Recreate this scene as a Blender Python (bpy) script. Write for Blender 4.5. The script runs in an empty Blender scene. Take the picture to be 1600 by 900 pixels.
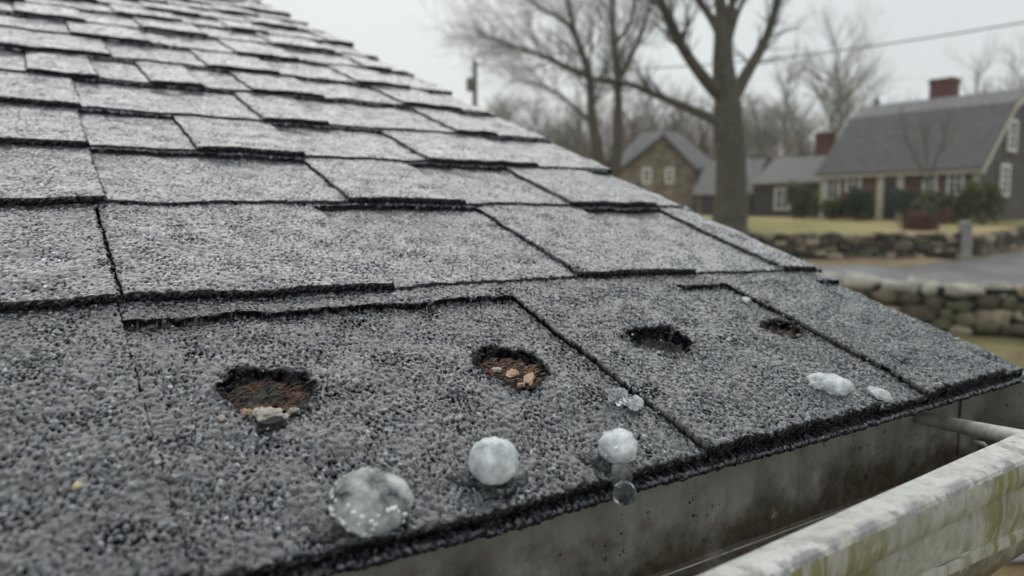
import bpy, math, random
import numpy as np
from mathutils import Vector, Matrix, noise as mnoise
random.seed(7); RNG = np.random.default_rng(11)
sc = bpy.context.scene
COL = sc.collection
S = 0.18                                   # metres per unit of the roof grid (0.8 unit = one course)

# ---------------------------------------------------------------- camera
F_PX, YAW, PITCH, AL = 1152.1, math.radians(56.80), math.radians(5.734), math.radians(19.911)
CAM = np.array([0.0, 0.0, 2.75])
Fv = np.array([math.cos(YAW)*math.cos(PITCH), math.sin(YAW)*math.cos(PITCH), -math.sin(PITCH)])
Rv = np.array([math.sin(YAW), -math.cos(YAW), 0.0])
Uv = np.cross(Rv, Fv)
FH = np.array([math.cos(YAW), math.sin(YAW), 0.0])
cd = bpy.data.cameras.new('camera'); cam = bpy.data.objects.new('camera', cd); COL.objects.link(cam)
cd.sensor_width = 36; cd.lens = 36*F_PX/1600; cd.clip_end = 3000; cd.clip_start = 0.01
m = Matrix(((Rv[0], Uv[0], -Fv[0], CAM[0]), (Rv[1], Uv[1], -Fv[1], CAM[1]), (Rv[2], Uv[2], -Fv[2], CAM[2]), (0, 0, 0, 1)))
cam.matrix_world = m
cd.dof.use_dof = True; cd.dof.focus_distance = 0.38
cd.dof.aperture_fstop = cd.lens/3.2
sc.camera = cam
sc.cycles.volume_bounces = 2
sc.render.resolution_x = 1024; sc.render.resolution_y = 576
# ---------------------------------------------------------------- sky, sun, exposure
SUN_EL, SUN_AZ = math.radians(38), math.radians(68)
w = bpy.data.worlds.new('World'); sc.world = w; w.use_nodes = True
nt = w.node_tree; nt.nodes.clear()
out = nt.nodes.new('ShaderNodeOutputWorld'); bg = nt.nodes.new('ShaderNodeBackground')
sky = nt.nodes.new('ShaderNodeTexSky'); sky.sky_type = 'NISHITA'; sky.sun_disc = False
sky.sun_elevation = SUN_EL; sky.sun_rotation = math.pi/2-SUN_AZ; sky.dust_density = 3
tc = nt.nodes.new('ShaderNodeTexCoord'); nz = nt.nodes.new('ShaderNodeTexNoise')
nz.inputs['Scale'].default_value = 1.6; nz.inputs['Detail'].default_value = 4
mp = nt.nodes.new('ShaderNodeMapping'); mp.inputs['Scale'].default_value = (1, 1, 2.6)
rp = nt.nodes.new('ShaderNodeValToRGB')
rp.color_ramp.elements[0].position = 0.3; rp.color_ramp.elements[0].color = (6.7, 7.1, 7.2, 1)
rp.color_ramp.elements[1].position = 0.7; rp.color_ramp.elements[1].color = (7.5, 7.85, 7.85, 1)
mx = nt.nodes.new('ShaderNodeMix'); mx.data_type = 'RGBA'; mx.inputs[0].default_value = 0.96
L = nt.links.new
L(tc.outputs['Generated'], mp.inputs[0]); L(mp.outputs[0], nz.inputs['Vector']); L(nz.outputs[0], rp.inputs[0])
L(sky.outputs[0], mx.inputs[6]); L(rp.outputs[0], mx.inputs[7]); sx = nt.nodes.new('ShaderNodeSeparateXYZ'); L(tc.outputs['Generated'], sx.inputs[0])
mr = nt.nodes.new('ShaderNodeMapRange'); mr.inputs[1].default_value = 0.0; mr.inputs[2].default_value = 1.0
mr.inputs[3].default_value = 1.0; mr.inputs[4].default_value = 1.35; L(sx.outputs[2], mr.inputs[0])
vm = nt.nodes.new('ShaderNodeVectorMath'); vm.operation = 'SCALE'; L(mx.outputs[2], vm.inputs[0]); L(mr.outputs[0], vm.inputs['Scale'])
L(vm.outputs[0], bg.inputs[0]); L(bg.outputs[0], out.inputs[0])
bg.inputs[1].default_value = 0.10
sl = bpy.data.lights.new('sun', 'SUN'); so = bpy.data.objects.new('sun', sl); COL.objects.link(so)
sl.energy = 0.6; sl.angle = math.radians(75); sl.color = (1, 0.97, 0.93)
sd = Vector((math.cos(SUN_AZ)*math.cos(SUN_EL), math.sin(SUN_AZ)*math.cos(SUN_EL), math.sin(SUN_EL)))
so.rotation_euler = sd.to_track_quat('Z', 'Y').to_euler(); so.location = (0, 0, 20)
sc.view_settings.view_transform = 'Standard'; sc.view_settings.look = 'None'
sc.view_settings.exposure = 0.0; sc.view_settings.gamma = 1

# ---------------------------------------------------------------- geometry of the place
def ray(x, y): return Fv*F_PX + Rv*(x-800) - Uv*(y-450)
def P(x, y, d):                              # point seen at (x, y) standing d metres away
    r = ray(x, y); return CAM + r*(d/(r@FH))
NR = np.array([0, -math.sin(AL), math.cos(AL)]); SR = np.array([0, math.cos(AL), math.sin(AL)])
def bp(x, y):                                # roof-grid coordinates
    r = ray(x, y); q = r*(-1/(r@NR)); return q[0], q@SR
def RP(u, v, h=0.0):                         # roof grid -> world (h in units above the roof plane)
    u = np.asarray(u, float); v = np.asarray(v, float); h = np.asarray(h, float)
    return CAM + S*(u[..., None]*np.array([1., 0, 0]) + v[..., None]*SR + (h-1)[..., None]*NR)
def at_y(x, y, Y):
    r = ray(x, y); return CAM + r*(Y*S/r[1])

# ---------------------------------------------------------------- object helpers
def link(o, parent=None):
    COL.objects.link(o)
    if parent is not None: o.parent = parent
    return o
def tag(o, label=None, cat=None, group=None, kind=None):
    if label: o['label'] = label
    if cat: o['category'] = cat
    if group: o['group'] = group
    if kind: o['kind'] = kind
    return o
def empty(name, loc, label, cat, group=None):
    o = bpy.data.objects.new(name, None); o.empty_display_size = 0.1; COL.objects.link(o)
    o.location = Vector(loc); o.matrix_world = Matrix.Translation(Vector(loc))
    return tag(o, label, cat, group)
class MB:
    def __init__(s): s.v = []; s.f = []
    def add(s, vs, fs):
        n = len(s.v); s.v.extend([tuple(map(float, q)) for q in vs]); s.f.extend([tuple(i+n for i in f) for f in fs])
    def box(s, o, ax, ay, az):               # corner and three edge vectors
        o = np.array(o, float); ax = np.array(ax, float); ay = np.array(ay, float); az = np.array(az, float)
        if np.cross(ax, ay)@az < 0: ax, ay = ay, ax
        vs = [o, o+ax, o+ax+ay, o+ay, o+az, o+ax+az, o+ax+ay+az, o+ay+az]
        s.add(vs, [(0, 3, 2, 1), (4, 5, 6, 7), (0, 1, 5, 4), (1, 2, 6, 5), (2, 3, 7, 6), (3, 0, 4, 7)])
    def tube(s, pts, rads, n=6, cap=True):
        pts = [np.array(p, float) for p in pts]; k = len(pts); ring = []
        t = pts[1]-pts[0]; a = np.cross(t, [0.3, 0.2, 1.0])
        if np.linalg.norm(a) < 1e-9: a = np.cross(t, [1, 0, 0])
        a /= np.linalg.norm(a)
        vs = []
        for i in range(k):
            t = pts[min(i+1, k-1)]-pts[max(i-1, 0)]; t = t/(np.linalg.norm(t)+1e-12)
            a = a-t*(a@t); a /= (np.linalg.norm(a)+1e-12); b = np.cross(t, a)
            for j in range(n):
                c = 2*math.pi*j/n; vs.append(pts[i]+rads[i]*(a*math.cos(c)+b*math.sin(c)))
        fs = [(i*n+j, i*n+(j+1) % n, (i+1)*n+(j+1) % n, (i+1)*n+j) for i in range(k-1) for j in range(n)]
        if cap: fs += [tuple(range(n-1, -1, -1)), tuple((k-1)*n+j for j in range(n))]
        s.add(vs, fs)
    def build(s, name, mat, parent=None, smooth=False, origin=None):
        me = bpy.data.meshes.new(name)
        o = np.array(parent.matrix_world.translation if (parent is not None and origin is None) else (origin if origin is not None else (0, 0, 0)), float)
        if parent is not None and parent.parent is not None: o = np.zeros(3) if origin is None else o
        me.from_pydata([tuple(np.array(q)-o) for q in s.v], [], s.f); me.materials.append(mat)
        if smooth: me.polygons.foreach_set('use_smooth', [True]*len(me.polygons))
        ob = bpy.data.objects.new(name, me)
        if parent is None and origin is not None: ob.location = tuple(o)
        return link(ob, parent)
# every thing is an Empty at its base (unrotated); parts hold coordinates relative to it
def base_of(o):
    p = np.zeros(3)
    while o is not None: p = p+np.array(o.location); o = o.parent
    return p
def part(mb, name, mat, parent, smooth=False, label=None):
    b = base_of(parent); me = bpy.data.meshes.new(name)
    me.from_pydata([tuple(np.array(q)-b) for q in mb.v], [], mb.f); me.materials.append(mat)
    if smooth: me.polygons.foreach_set('use_smooth', [True]*len(me.polygons))
    ob = link(bpy.data.objects.new(name, me), parent)
    if label: ob['label'] = label
    return ob
def solo(mb, name, mat, label, cat, group=None, smooth=True, kind=None, base=None):
    vs = np.array(mb.v); b = base if base is not None else np.array([vs[:, 0].mean(), vs[:, 1].mean(), vs[:, 2].min()])
    me = bpy.data.meshes.new(name); me.from_pydata([tuple(q) for q in vs-b], [], mb.f); me.materials.append(mat)
    if smooth: me.polygons.foreach_set('use_smooth', [True]*len(me.polygons))
    ob = link(bpy.data.objects.new(name, me)); ob.location = tuple(b)
    return tag(ob, label, cat, group, kind)

# ---------------------------------------------------------------- materials
class NM:                                    # small node helper
    def __init__(s, name):
        s.m = bpy.data.materials.new(name); s.m.use_nodes = True; s.t = s.m.node_tree
        s.b = s.t.nodes['Principled BSDF']; s.out = s.t.nodes['Material Output']
    def n(s, typ, **kw):
        q = s.t.nodes.new(typ)
        for k, v in kw.items():
            if hasattr(q, k): setattr(q, k, v)
            else: q.inputs[k.replace('_', ' ')].default_value = v
        return q
    def l(s, a, b): s.t.links.new(a, b)
    def coord(s, scale=(1, 1, 1), kind='Object', rot=(0, 0, 0)):
        c = s.n('ShaderNodeTexCoord'); mp = s.n('ShaderNodeMapping'); mp.inputs['Scale'].default_value = scale
        mp.inputs['Rotation'].default_value = rot
        s.l(c.outputs[kind], mp.inputs[0]); return mp.outputs[0]
    def world(s, scale=(1, 1, 1)):
        c = s.n('ShaderNodeNewGeometry'); mp = s.n('ShaderNodeMapping'); mp.inputs['Scale'].default_value = scale
        s.l(c.outputs['Position'], mp.inputs[0]); return mp.outputs[0]
    def noise(s, vec, scale, detail=4, rough=0.5, dist=0):
        q = s.n('ShaderNodeTexNoise'); q.inputs['Scale'].default_value = scale; q.inputs['Detail'].default_value = detail
        q.inputs['Roughness'].default_value = rough; q.inputs['Distortion'].default_value = dist; s.l(vec, q.inputs['Vector']); return q.outputs[0]
    def voro(s, vec, scale, feat='F1', outp='Distance'):
        q = s.n('ShaderNodeTexVoronoi'); q.feature = feat; q.inputs['Scale'].default_value = scale; s.l(vec, q.inputs['Vector']); return q.outputs[outp]
    def ramp(s, fac, stops, interp='LINEAR'):
        q = s.n('ShaderNodeValToRGB'); cr = q.color_ramp; cr.interpolation = interp
        while len(cr.elements) < len(stops): cr.elements.new(0.5)
        for e, (p, c) in zip(cr.elements, stops):
            e.position = p; e.color = (c, c, c, 1) if isinstance(c, (int, float)) else (*c, 1)
        s.l(fac, q.inputs[0]); return q.outputs[0]
    def mix(s, fac, a, b, blend='MIX'):
        q = s.n('ShaderNodeMix', data_type='RGBA', blend_type=blend)
        for v, i in ((fac, 0), (a, 6), (b, 7)):
            if isinstance(v, (int, float)): q.inputs[i].default_value = v if i == 0 else (v, v, v, 1)
            elif isinstance(v, tuple): q.inputs[i].default_value = (*v, 1)
            else: s.l(v, q.inputs[i])
        return q.outputs[2]
    def math(s, op, a, b=None):
        q = s.n('ShaderNodeMath', operation=op)
        for v, i in ((a, 0), (b, 1)):
            if v is None: continue
            if isinstance(v, (int, float)): q.inputs[i].default_value = v
            else: s.l(v, q.inputs[i])
        return q.outputs[0]
    def attr(s, name): return s.n('ShaderNodeAttribute', attribute_name=name).outputs['Fac']
    def bump(s, h, strength, dist):
        q = s.n('ShaderNodeBump'); q.inputs['Strength'].default_value = strength; q.inputs['Distance'].default_value = dist
        s.l(h, q.inputs['Height']); s.l(q.outputs[0], s.b.inputs['Normal']); return q
    def set(s, **kw):
        for k, v in kw.items():
            i = s.b.inputs[k.replace('_', ' ')]
            if isinstance(v, (int, float)): i.default_value = v
            elif isinstance(v, tuple): i.default_value = (*v, 1) if len(v) == 3 else v
            else: s.l(v, i)
        return s

def mat_shingle():
    q = NM('asphalt_shingle'); c = q.world()
    cell = q.n('ShaderNodeTexVoronoi'); cell.inputs['Scale'].default_value = 750; q.l(c, cell.inputs['Vector'])
    sep = q.n('ShaderNodeSeparateColor'); q.l(cell.outputs['Color'], sep.inputs[0])
    g = q.ramp(sep.outputs[0], [(0.0, (0.016, 0.018, 0.023)), (0.4, (0.036, 0.041, 0.050)), (0.8, (0.074, 0.082, 0.096)), (0.98, (0.32, 0.33, 0.34))])
    tanm = q.math('GREATER_THAN', sep.outputs[1], 0.975)
    g = q.mix(tanm, g, (0.21, 0.18, 0.13))
    big = q.noise(c, 14, 5, 0.6); g = q.mix(q.ramp(big, [(0.35, 0.0), (0.7, 0.35)]), g, (0.045, 0.046, 0.05))
    g = q.mix(1.0, g, q.ramp(q.attr('tone'), [(0.15, 0.5), (0.5, 1.0), (0.8, 1.7), (0.95, 3.2)]), 'MULTIPLY')
    g = q.mix(q.attr('soaked'), g, q.mix(1.0, g, (0.55, 0.57, 0.60), 'MULTIPLY'))
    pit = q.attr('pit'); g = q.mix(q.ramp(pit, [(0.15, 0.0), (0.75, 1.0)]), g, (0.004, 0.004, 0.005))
    # torn mat inside the hail holes
    hole = q.attr('hole')
    hn = q.noise(c, 230, 5, 0.7); hb = q.noise(c, 60, 3, 0.5)
    rust = q.ramp(hn, [(0.34, (0.008, 0.007, 0.007)), (0.43, (0.045, 0.028, 0.022)), (0.54, (0.15, 0.085, 0.06)), (0.68, (0.30, 0.19, 0.13))])
    dark = q.ramp(hn, [(0.35, (0.006, 0.006, 0.006)), (0.7, (0.11, 0.108, 0.108))])
    fl = q.mix(q.ramp(hb, [(0.44, 0.0), (0.54, 1.0)]), dark, rust)
    fl = q.mix(q.attr('rusty'), dark, fl)
    g = q.mix(hole, g, fl)
    wl = q.attr('wall'); g = q.mix(wl, g, q.ramp(q.noise(c, 420, 3), [(0.55, (0.004, 0.004, 0.005)), (0.72, (0.05, 0.05, 0.052))]))  # hole walls: black asphalt, plus shade of the missing undercut put into the colour
    fine = q.voro(c, 750)
    bm = q.bump(q.math('ADD', q.math('MULTIPLY', fine, -1.0), q.noise(c, 1500, 2)), 0.12, 0.0003)
    rn = q.noise(c, 90, 3)
    r = q.ramp(rn, [(0.35, 0.26), (0.65, 0.40)])
    rr = q.mix(q.math('MAXIMUM', pit, q.math('MAXIMUM', wl, q.math('MULTIPLY', hole, .8))), r, 0.75)
    drymask = q.math('MAXIMUM', pit, q.math('MAXIMUM', wl, hole))
    q.l(q.ramp(drymask, [(0.0, 0.5), (0.8, 0.0)]), q.b.inputs['Specular IOR Level'])
    q.set(Base_Color=g, Roughness=rr, IOR=1.45)
    wetn = q.ramp(q.noise(c, 35, 3), [(0.3, 0.8), (0.6, 1.0)])
    wet2 = q.mix(drymask, wetn, 0.0)
    q.set(Coat_Weight=wet2, Coat_Roughness=0.13, Coat_IOR=1.5)
    return q.m
M = {}
M['shingle'] = mat_shingle()
def simple(name, col, rough=0.7, var=0.3, scale=8, bump=0.0, bscale=40, bdist=0.01, metal=0.0, spec=0.5, world=True, dark=None):
    q = NM(name); c = q.world() if world else q.coord()
    lo = tuple(x*(1-var) for x in col) if dark is None else dark; hi = tuple(min(1, x*(1+var)) for x in col)
    q.set(Base_Color=q.ramp(q.noise(c, scale, 5, 0.6), [(0.3, lo), (0.7, hi)]), Roughness=rough, Metallic=metal)
    q.b.inputs['Specular IOR Level'].default_value = spec
    if bump: q.bump(q.noise(c, bscale, 5, 0.6), bump, bdist)
    M[name] = q.m; return q.m
simple('roof_deck_wood', (0.12, 0.09, 0.06), 0.9)
simple('house_paint', (0.42, 0.41, 0.38), 0.7)
simple('cream_trim', (0.50, 0.46, 0.36), 0.6, 0.12)
simple('white_frame', (0.70, 0.68, 0.62), 0.5, 0.1)
simple('brick_red', (0.125, 0.055, 0.046), 0.85, 0.45, 6)
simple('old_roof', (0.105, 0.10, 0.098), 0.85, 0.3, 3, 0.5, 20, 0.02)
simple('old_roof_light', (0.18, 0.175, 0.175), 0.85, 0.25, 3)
simple('old_roof_brown', (0.17, 0.162, 0.158), 0.75, 0.15, 3)
simple('brown_siding', (0.14, 0.075, 0.052), 0.85, 0.7, 2.5)
simple('grey_siding', (0.085, 0.076, 0.070), 0.85, 0.6, 4)
simple('dark_siding', (0.055, 0.049, 0.047), 0.85, 0.35, 4)
simple('fieldstone', (0.20, 0.165, 0.125), 0.85, 0.6, 1.5, 0.6, 5, 0.05)
simple('dark_window', (0.03, 0.033, 0.035), 0.12, 0.3)
simple('door_dark', (0.035, 0.03, 0.028), 0.5, 0.2)
simple('bark', (0.09, 0.080, 0.060), 0.95, 0.4, 5, 0.8, 12, 0.05)
simple('twig_dark', (0.06, 0.053, 0.043), 0.95, 0.25, 2)
simple('twig_grey', (0.17, 0.155, 0.14), 0.95, 0.2, 2)
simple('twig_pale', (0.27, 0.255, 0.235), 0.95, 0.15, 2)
simple('twig_brown', (0.15, 0.115, 0.095), 0.95, 0.2, 2)
simple('leaf_green', (0.085, 0.105, 0.038), 0.7, 0.5, 3)
simple('leaf_dark', (0.035, 0.058, 0.040), 0.7, 0.4, 3)
simple('leaf_red', (0.13, 0.065, 0.05), 0.8, 0.3, 3)
simple('pole_wood', (0.14, 0.125, 0.105), 0.9, 0.2)
simple('wire_black', (0.10, 0.11, 0.12), 0.6, 0.1)
simple('granite', (0.24, 0.235, 0.22), 0.85, 0.3, 4, 0.5, 20, 0.02)
for i, col in enumerate([(0.085, 0.068, 0.045), (0.17, 0.14, 0.095), (0.33, 0.28, 0.20), (0.042, 0.037, 0.028), (0.10, 0.098, 0.055)]):
    simple('wall_stone_%s' % 'dark brown pale black mossy'.split()[i], col, 0.85, 0.45, 5, 0.7, 14, 0.04)
STONE_M = [M[k] for k in M if k.startswith('wall_stone')]
simple('cap_stone', (0.40, 0.38, 0.32), 0.85, 0.25, 3, 0.5, 14, 0.04)
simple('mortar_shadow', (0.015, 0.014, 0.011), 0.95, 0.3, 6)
simple('tan_flake', (0.46, 0.30, 0.20), 0.8, 0.35, 300, 0.6, 900, 0.0008)
simple('tan_fibre', (0.30, 0.20, 0.14), 0.8, 0.4, 300)
simple('cream_crumb', (0.50, 0.46, 0.40), 0.8, 0.3, 300, 0.6, 900, 0.0008)
simple('asphalt_crumb', (0.016, 0.016, 0.017), 0.7, 0.5, 400, 0.8, 900, 0.001)
simple('yellow_grain', (0.55, 0.48, 0.27), 0.6, 0.2, 300)
simple('steel', (0.55, 0.53, 0.49), 0.45, 0.35, 90, 0.3, 500, 0.0005, metal=0.2)

def mat_gutter(name, kind):
    q = NM(name); c = q.world()
    n1 = q.noise(c, 30, 6, 0.65); n2 = q.noise(c, 9, 4, 0.6); n3 = q.noise(c, 160, 4, 0.6)
    if kind == 'inside':
        base = q.ramp(n1, [(0.3, (0.32, 0.31, 0.275)), (0.55, (0.46, 0.45, 0.415)), (0.75, (0.60, 0.59, 0.555))])
        z = q.n('ShaderNodeSeparateXYZ'); q.l(q.world(), z.inputs[0])
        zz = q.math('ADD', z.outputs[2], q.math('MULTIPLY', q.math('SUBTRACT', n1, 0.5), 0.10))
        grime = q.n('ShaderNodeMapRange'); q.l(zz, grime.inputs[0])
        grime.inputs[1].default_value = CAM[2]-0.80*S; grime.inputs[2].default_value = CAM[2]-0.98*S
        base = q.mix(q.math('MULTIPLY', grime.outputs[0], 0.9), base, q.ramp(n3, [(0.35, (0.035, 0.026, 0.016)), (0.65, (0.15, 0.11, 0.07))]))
        vs_ = q.noise(q.world((40, 40, 5)), 1.6, 6, 0.7); base = q.mix(q.ramp(vs_, [(0.45, 0.0), (0.75, 0.55)]), base, (0.16, 0.14, 0.105))
        sp = q.math('SUBTRACT', 1.0, q.noise(c, 260, 3, 0.6)); sp2 = q.noise(c, 22, 3)
        spots = q.math('MULTIPLY', q.math('LESS_THAN', sp, 0.34), q.ramp(sp2, [(0.5, 0.0), (0.56, 1.0)]))
        base = q.mix(spots, base, (0.025, 0.018, 0.012))
        pale = q.math('MULTIPLY', q.ramp(q.noise(c, 75, 5, 0.7), [(0.59, 0.0), (0.63, 0.8)]), q.ramp(q.noise(c, 14, 2), [(0.50, 0.0), (0.57, 1.0)]))
        base = q.mix(pale, base, (0.42, 0.40, 0.34))
        q.set(Base_Color=base, Roughness=q.ramp(n3, [(0.3, 0.38), (0.7, 0.6)]), Metallic=0.15)
        q.bump(q.math('ADD', n3, n1), 0.25, 0.002)
    else:
        base = q.ramp(n2, [(0.3, (0.48, 0.47, 0.435)), (0.6, (0.68, 0.67, 0.64))]) if kind == 'rim' else q.ramp(n2, [(0.3, (0.32, 0.31, 0.28)), (0.65, (0.52, 0.51, 0.48))])
        cs = q.world((4, 4, 40)); streak = q.noise(q.world((60, 60, 7)), 2.2, 5, 0.65)
        fine = q.ramp(q.noise(c, 120, 5, 0.7), [(0.45, 0.0), (0.70, 0.6)])
        base = q.mix(fine, base, (0.24, 0.215, 0.165))
        blot = q.math('MULTIPLY', q.ramp(q.noise(c, 70, 6, 0.75), [(0.5, 0.0), (0.6, 0.7)]), q.ramp(q.noise(c, 11, 2), [(0.4, 0.0), (0.6, 1.0)]))
        base = q.mix(blot, base, (0.17, 0.155, 0.13))
        if kind != 'rim':
            alg = q.math('MULTIPLY', q.ramp(streak, [(0.43, 0.0), (0.56, 0.9)]), q.ramp(q.noise(c, 16, 2), [(0.42, 0.0), (0.55, 1.0)]))
            base = q.mix(alg, base, (0.19, 0.185, 0.06))
            dk = q.ramp(q.noise(q.world((60, 60, 12)), 3.1, 5, 0.7), [(0.56, 0.0), (0.70, 0.5)])
            base = q.mix(dk, base, (0.10, 0.09, 0.07))
        ed = q.math('MULTIPLY', q.attr('edge'), q.ramp(q.noise(c, 55, 6, 0.75), [(0.46, 0.0), (0.54, 0.85)]))
        base = q.mix(ed, base, (0.20, 0.195, 0.21))
        q.set(Base_Color=base, Roughness=0.45)
        q.bump(q.noise(c, 220, 5, 0.65), 0.3, 0.0012)
    M[name] = q.m
mat_gutter('gutter_inside', 'inside'); mat_gutter('gutter_rim', 'rim'); mat_gutter('gutter_face', 'face')

def mat_ice(name, milk, rough=0.12, tint=(0.90, 0.94, 0.95), ns=150, sw=.25):
    q = NM(name); c = q.world()
    gl = q.n('ShaderNodeBsdfGlass'); gl.inputs['IOR'].default_value = 1.31; gl.inputs['Roughness'].default_value = rough
    gl.inputs['Color'].default_value = (0.97, 0.99, 1, 1)
    bm = q.n('ShaderNodeBump'); bm.inputs['Strength'].default_value = 0.25; bm.inputs['Distance'].default_value = 0.001
    q.l(q.noise(c, 320, 3, 0.6), bm.inputs['Height']); q.l(bm.outputs[0], gl.inputs['Normal'])
    q.set(Base_Color=tint, Roughness=0.25, IOR=1.31); q.l(bm.outputs[0], q.b.inputs['Normal'])
    q.b.inputs['Subsurface Weight'].default_value = 1.0; q.b.inputs['Subsurface Radius'].default_value = (1, 1, 1)
    q.b.inputs['Subsurface Scale'].default_value = 0.004
    ms = q.n('ShaderNodeMixShader')
    f = q.ramp(q.noise(c, ns, 4, 0.6), [(0.35, max(0, milk-sw)), (0.65, min(1, milk+sw))])
    q.l(f, ms.inputs[0]); q.l(gl.outputs[0], ms.inputs[1]); q.l(q.b.outputs[0], ms.inputs[2]); q.l(ms.outputs[0], q.out.inputs[0])
    M[name] = q.m
mat_ice('ice_milky', 0.58, 0.0, tint=(.86, .89, .90)); mat_ice('ice_clear', -0.12, 0.02)
for n_ in M['ice_clear'].node_tree.nodes:
    if n_.type == 'BUMP': n_.inputs['Strength'].default_value = 0.8; n_.inputs['Distance'].default_value = 0.002; mat_ice('ice_core', 0.5, tint=(.78, .82, .84)); mat_ice('ice_half', 0.30, 0.0, tint=(.86, .89, .90), ns=70, sw=.45)
mat_ice('ice_large', 0.12, 0.0, tint=(.93, .95, .96), ns=75, sw=.55)
mat_ice('water', -0.3, 0.0)
for n_ in M['water'].node_tree.nodes:
    if n_.type == 'BUMP': n_.inputs['Strength'].default_value = 0.0
q = NM('meltwater'); tr_ = q.n('ShaderNodeBsdfTransparent'); tr_.inputs[0].default_value = (.86, .87, .88, 1)
gs = q.n('ShaderNodeBsdfGlossy'); gs.inputs['Roughness'].default_value = 0.06; fr_ = q.n('ShaderNodeFresnel'); fr_.inputs[0].default_value = 1.33
bb = q.n('ShaderNodeBump'); bb.inputs['Strength'].default_value = .6; bb.inputs['Distance'].default_value = .001; q.l(q.noise(q.world(), 260, 3), bb.inputs['Height'])
for x_ in (gs, fr_): q.l(bb.outputs[0], x_.inputs['Normal'])
ms_ = q.n('ShaderNodeMixShader'); q.l(fr_.outputs[0], ms_.inputs[0]); q.l(tr_.outputs[0], ms_.inputs[1]); q.l(gs.outputs[0], ms_.inputs[2]); q.l(ms_.outputs[0], q.out.inputs[0]); M['meltwater'] = q.m

simple('glint_white', (0.9, 0.92, 0.93), 0.15, 0.03, 50)  # bright white for the lumps that imitate glints
def mat_ground():
    q = NM('lawn_ground'); c = q.world()
    g = q.ramp(q.noise(c, 0.35, 5, 0.6), [(0.35, (0.16, 0.155, 0.04)), (0.5, (0.22, 0.20, 0.07)), (0.62, (0.33, 0.26, 0.13))])
    lf = q.ramp(q.noise(c, 0.9, 6, 0.75), [(0.5, 0.0), (0.6, 0.9)])
    g = q.mix(lf, g, (0.20, 0.105, 0.055))
    g2 = q.mix(q.ramp(q.noise(c, 18, 4, 0.7), [(0.35, 0.0), (0.65, 0.45)]), g, (0.07, 0.08, 0.02))
    q.set(Base_Color=g2, Roughness=0.9); q.bump(q.noise(c, 25, 4, 0.7), 0.8, 0.05); M['lawn_ground'] = q.m
    q = NM('upper_lawn'); c = q.world()
    g = q.ramp(q.noise(c, 0.25, 5, 0.6), [(0.3, (0.24, 0.23, 0.07)), (0.48, (0.36, 0.31, 0.12)), (0.6, (0.48, 0.36, 0.19))])
    q.set(Base_Color=g, Roughness=0.9); q.bump(q.noise(c, 25, 4, 0.7), 0.8, 0.05); M['upper_lawn'] = q.m
mat_ground()
simple('road_asphalt', (0.16, 0.157, 0.155), 0.35, 0.25, 0.8, 0.3, 60, 0.01)
simple('wet_slab', (0.10, 0.105, 0.115), 0.35, 0.3, 4, 0.3, 60, 0.01)
simple('dry_verge', (0.27, 0.20, 0.12), 0.95, 0.35, 1.5, 0.6, 30, 0.03)

# ================================================================ TERRAIN
def lower(d): return np.interp(d, [0, 18.5, 22, 30, 34, 45, 900], [0, 0, 0.22, 0.95, 1.42, 1.9, 1.9])
def upper(d): return np.interp(d, [29, 30, 34, 40, 50, 90, 200, 900], [1.86, 1.90, 2.12, 2.40, 2.6, 3.4, 5.0, 5.0])
def wall_d(t): return np.interp(t, [-200, 18.4, 19.5, 24, 34], [30.2, 30.2, 30.8, 34.2, 44])
def ground_z(d, t): return np.where(d < wall_d(t), lower(d), upper(d))
def GP(d, t, dz=0.0):
    q = FH*d + Rv*t; return np.array([q[0], q[1], float(ground_z(np.array(d), np.array(t)))+dz])
def ground_px(x, y, dz=0.0, low=True):       # where a sight line meets the terrain
    r = ray(x, y)/F_PX
    for k in range(3000):
        d = 2+k*0.03; p_ = CAM+r*(d/(r@FH)); t = p_@Rv
        if p_[2] <= (lower(d) if low else upper(d)): return p_+np.array([0, 0, dz]), d, t
    return p_, d, t
def sheet(name, mat, ds, ts, zf, kind='structure', label=None, lift=0.0):
    D, T = np.meshgrid(ds, ts, indexing='ij'); Z = zf(D, T)+lift
    XY = D[..., None]*FH+T[..., None]*Rv; V = XY.copy(); V[..., 2] = Z
    n, k = D.shape; idx = np.arange(n*k).reshape(n, k)
    fs = np.stack([idx[:-1, :-1], idx[:-1, 1:], idx[1:, 1:], idx[1:, :-1]], -1).reshape(-1, 4)
    me = bpy.data.meshes.new(name); me.from_pydata(V.reshape(-1, 3).tolist(), [], fs.tolist()); me.materials.append(mat)
    me.polygons.foreach_set('use_smooth', [True]*len(me.polygons))
    o = link(bpy.data.objects.new(name, me)); o['kind'] = kind
    if label: o['label'] = label
    # make normals face up
    return o
def wob(D, T, a=0.03): return a*np.sin(D*1.7+T*0.9)+a*np.sin(T*2.3-D*0.6)
ds = np.concatenate([np.linspace(-40, 0, 12), np.linspace(1, 44, 87), [50, 70, 100, 150, 205]])
ts = np.concatenate([[-200, -80, -40], np.linspace(-30, 40, 71), [60, 100, 200]])
sheet('ground', M['lawn_ground'], ds, ts, lambda D, T: lower(D)+wob(D, T)-np.where(D > wall_d(T)+1.0, 0.3, 0))
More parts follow.
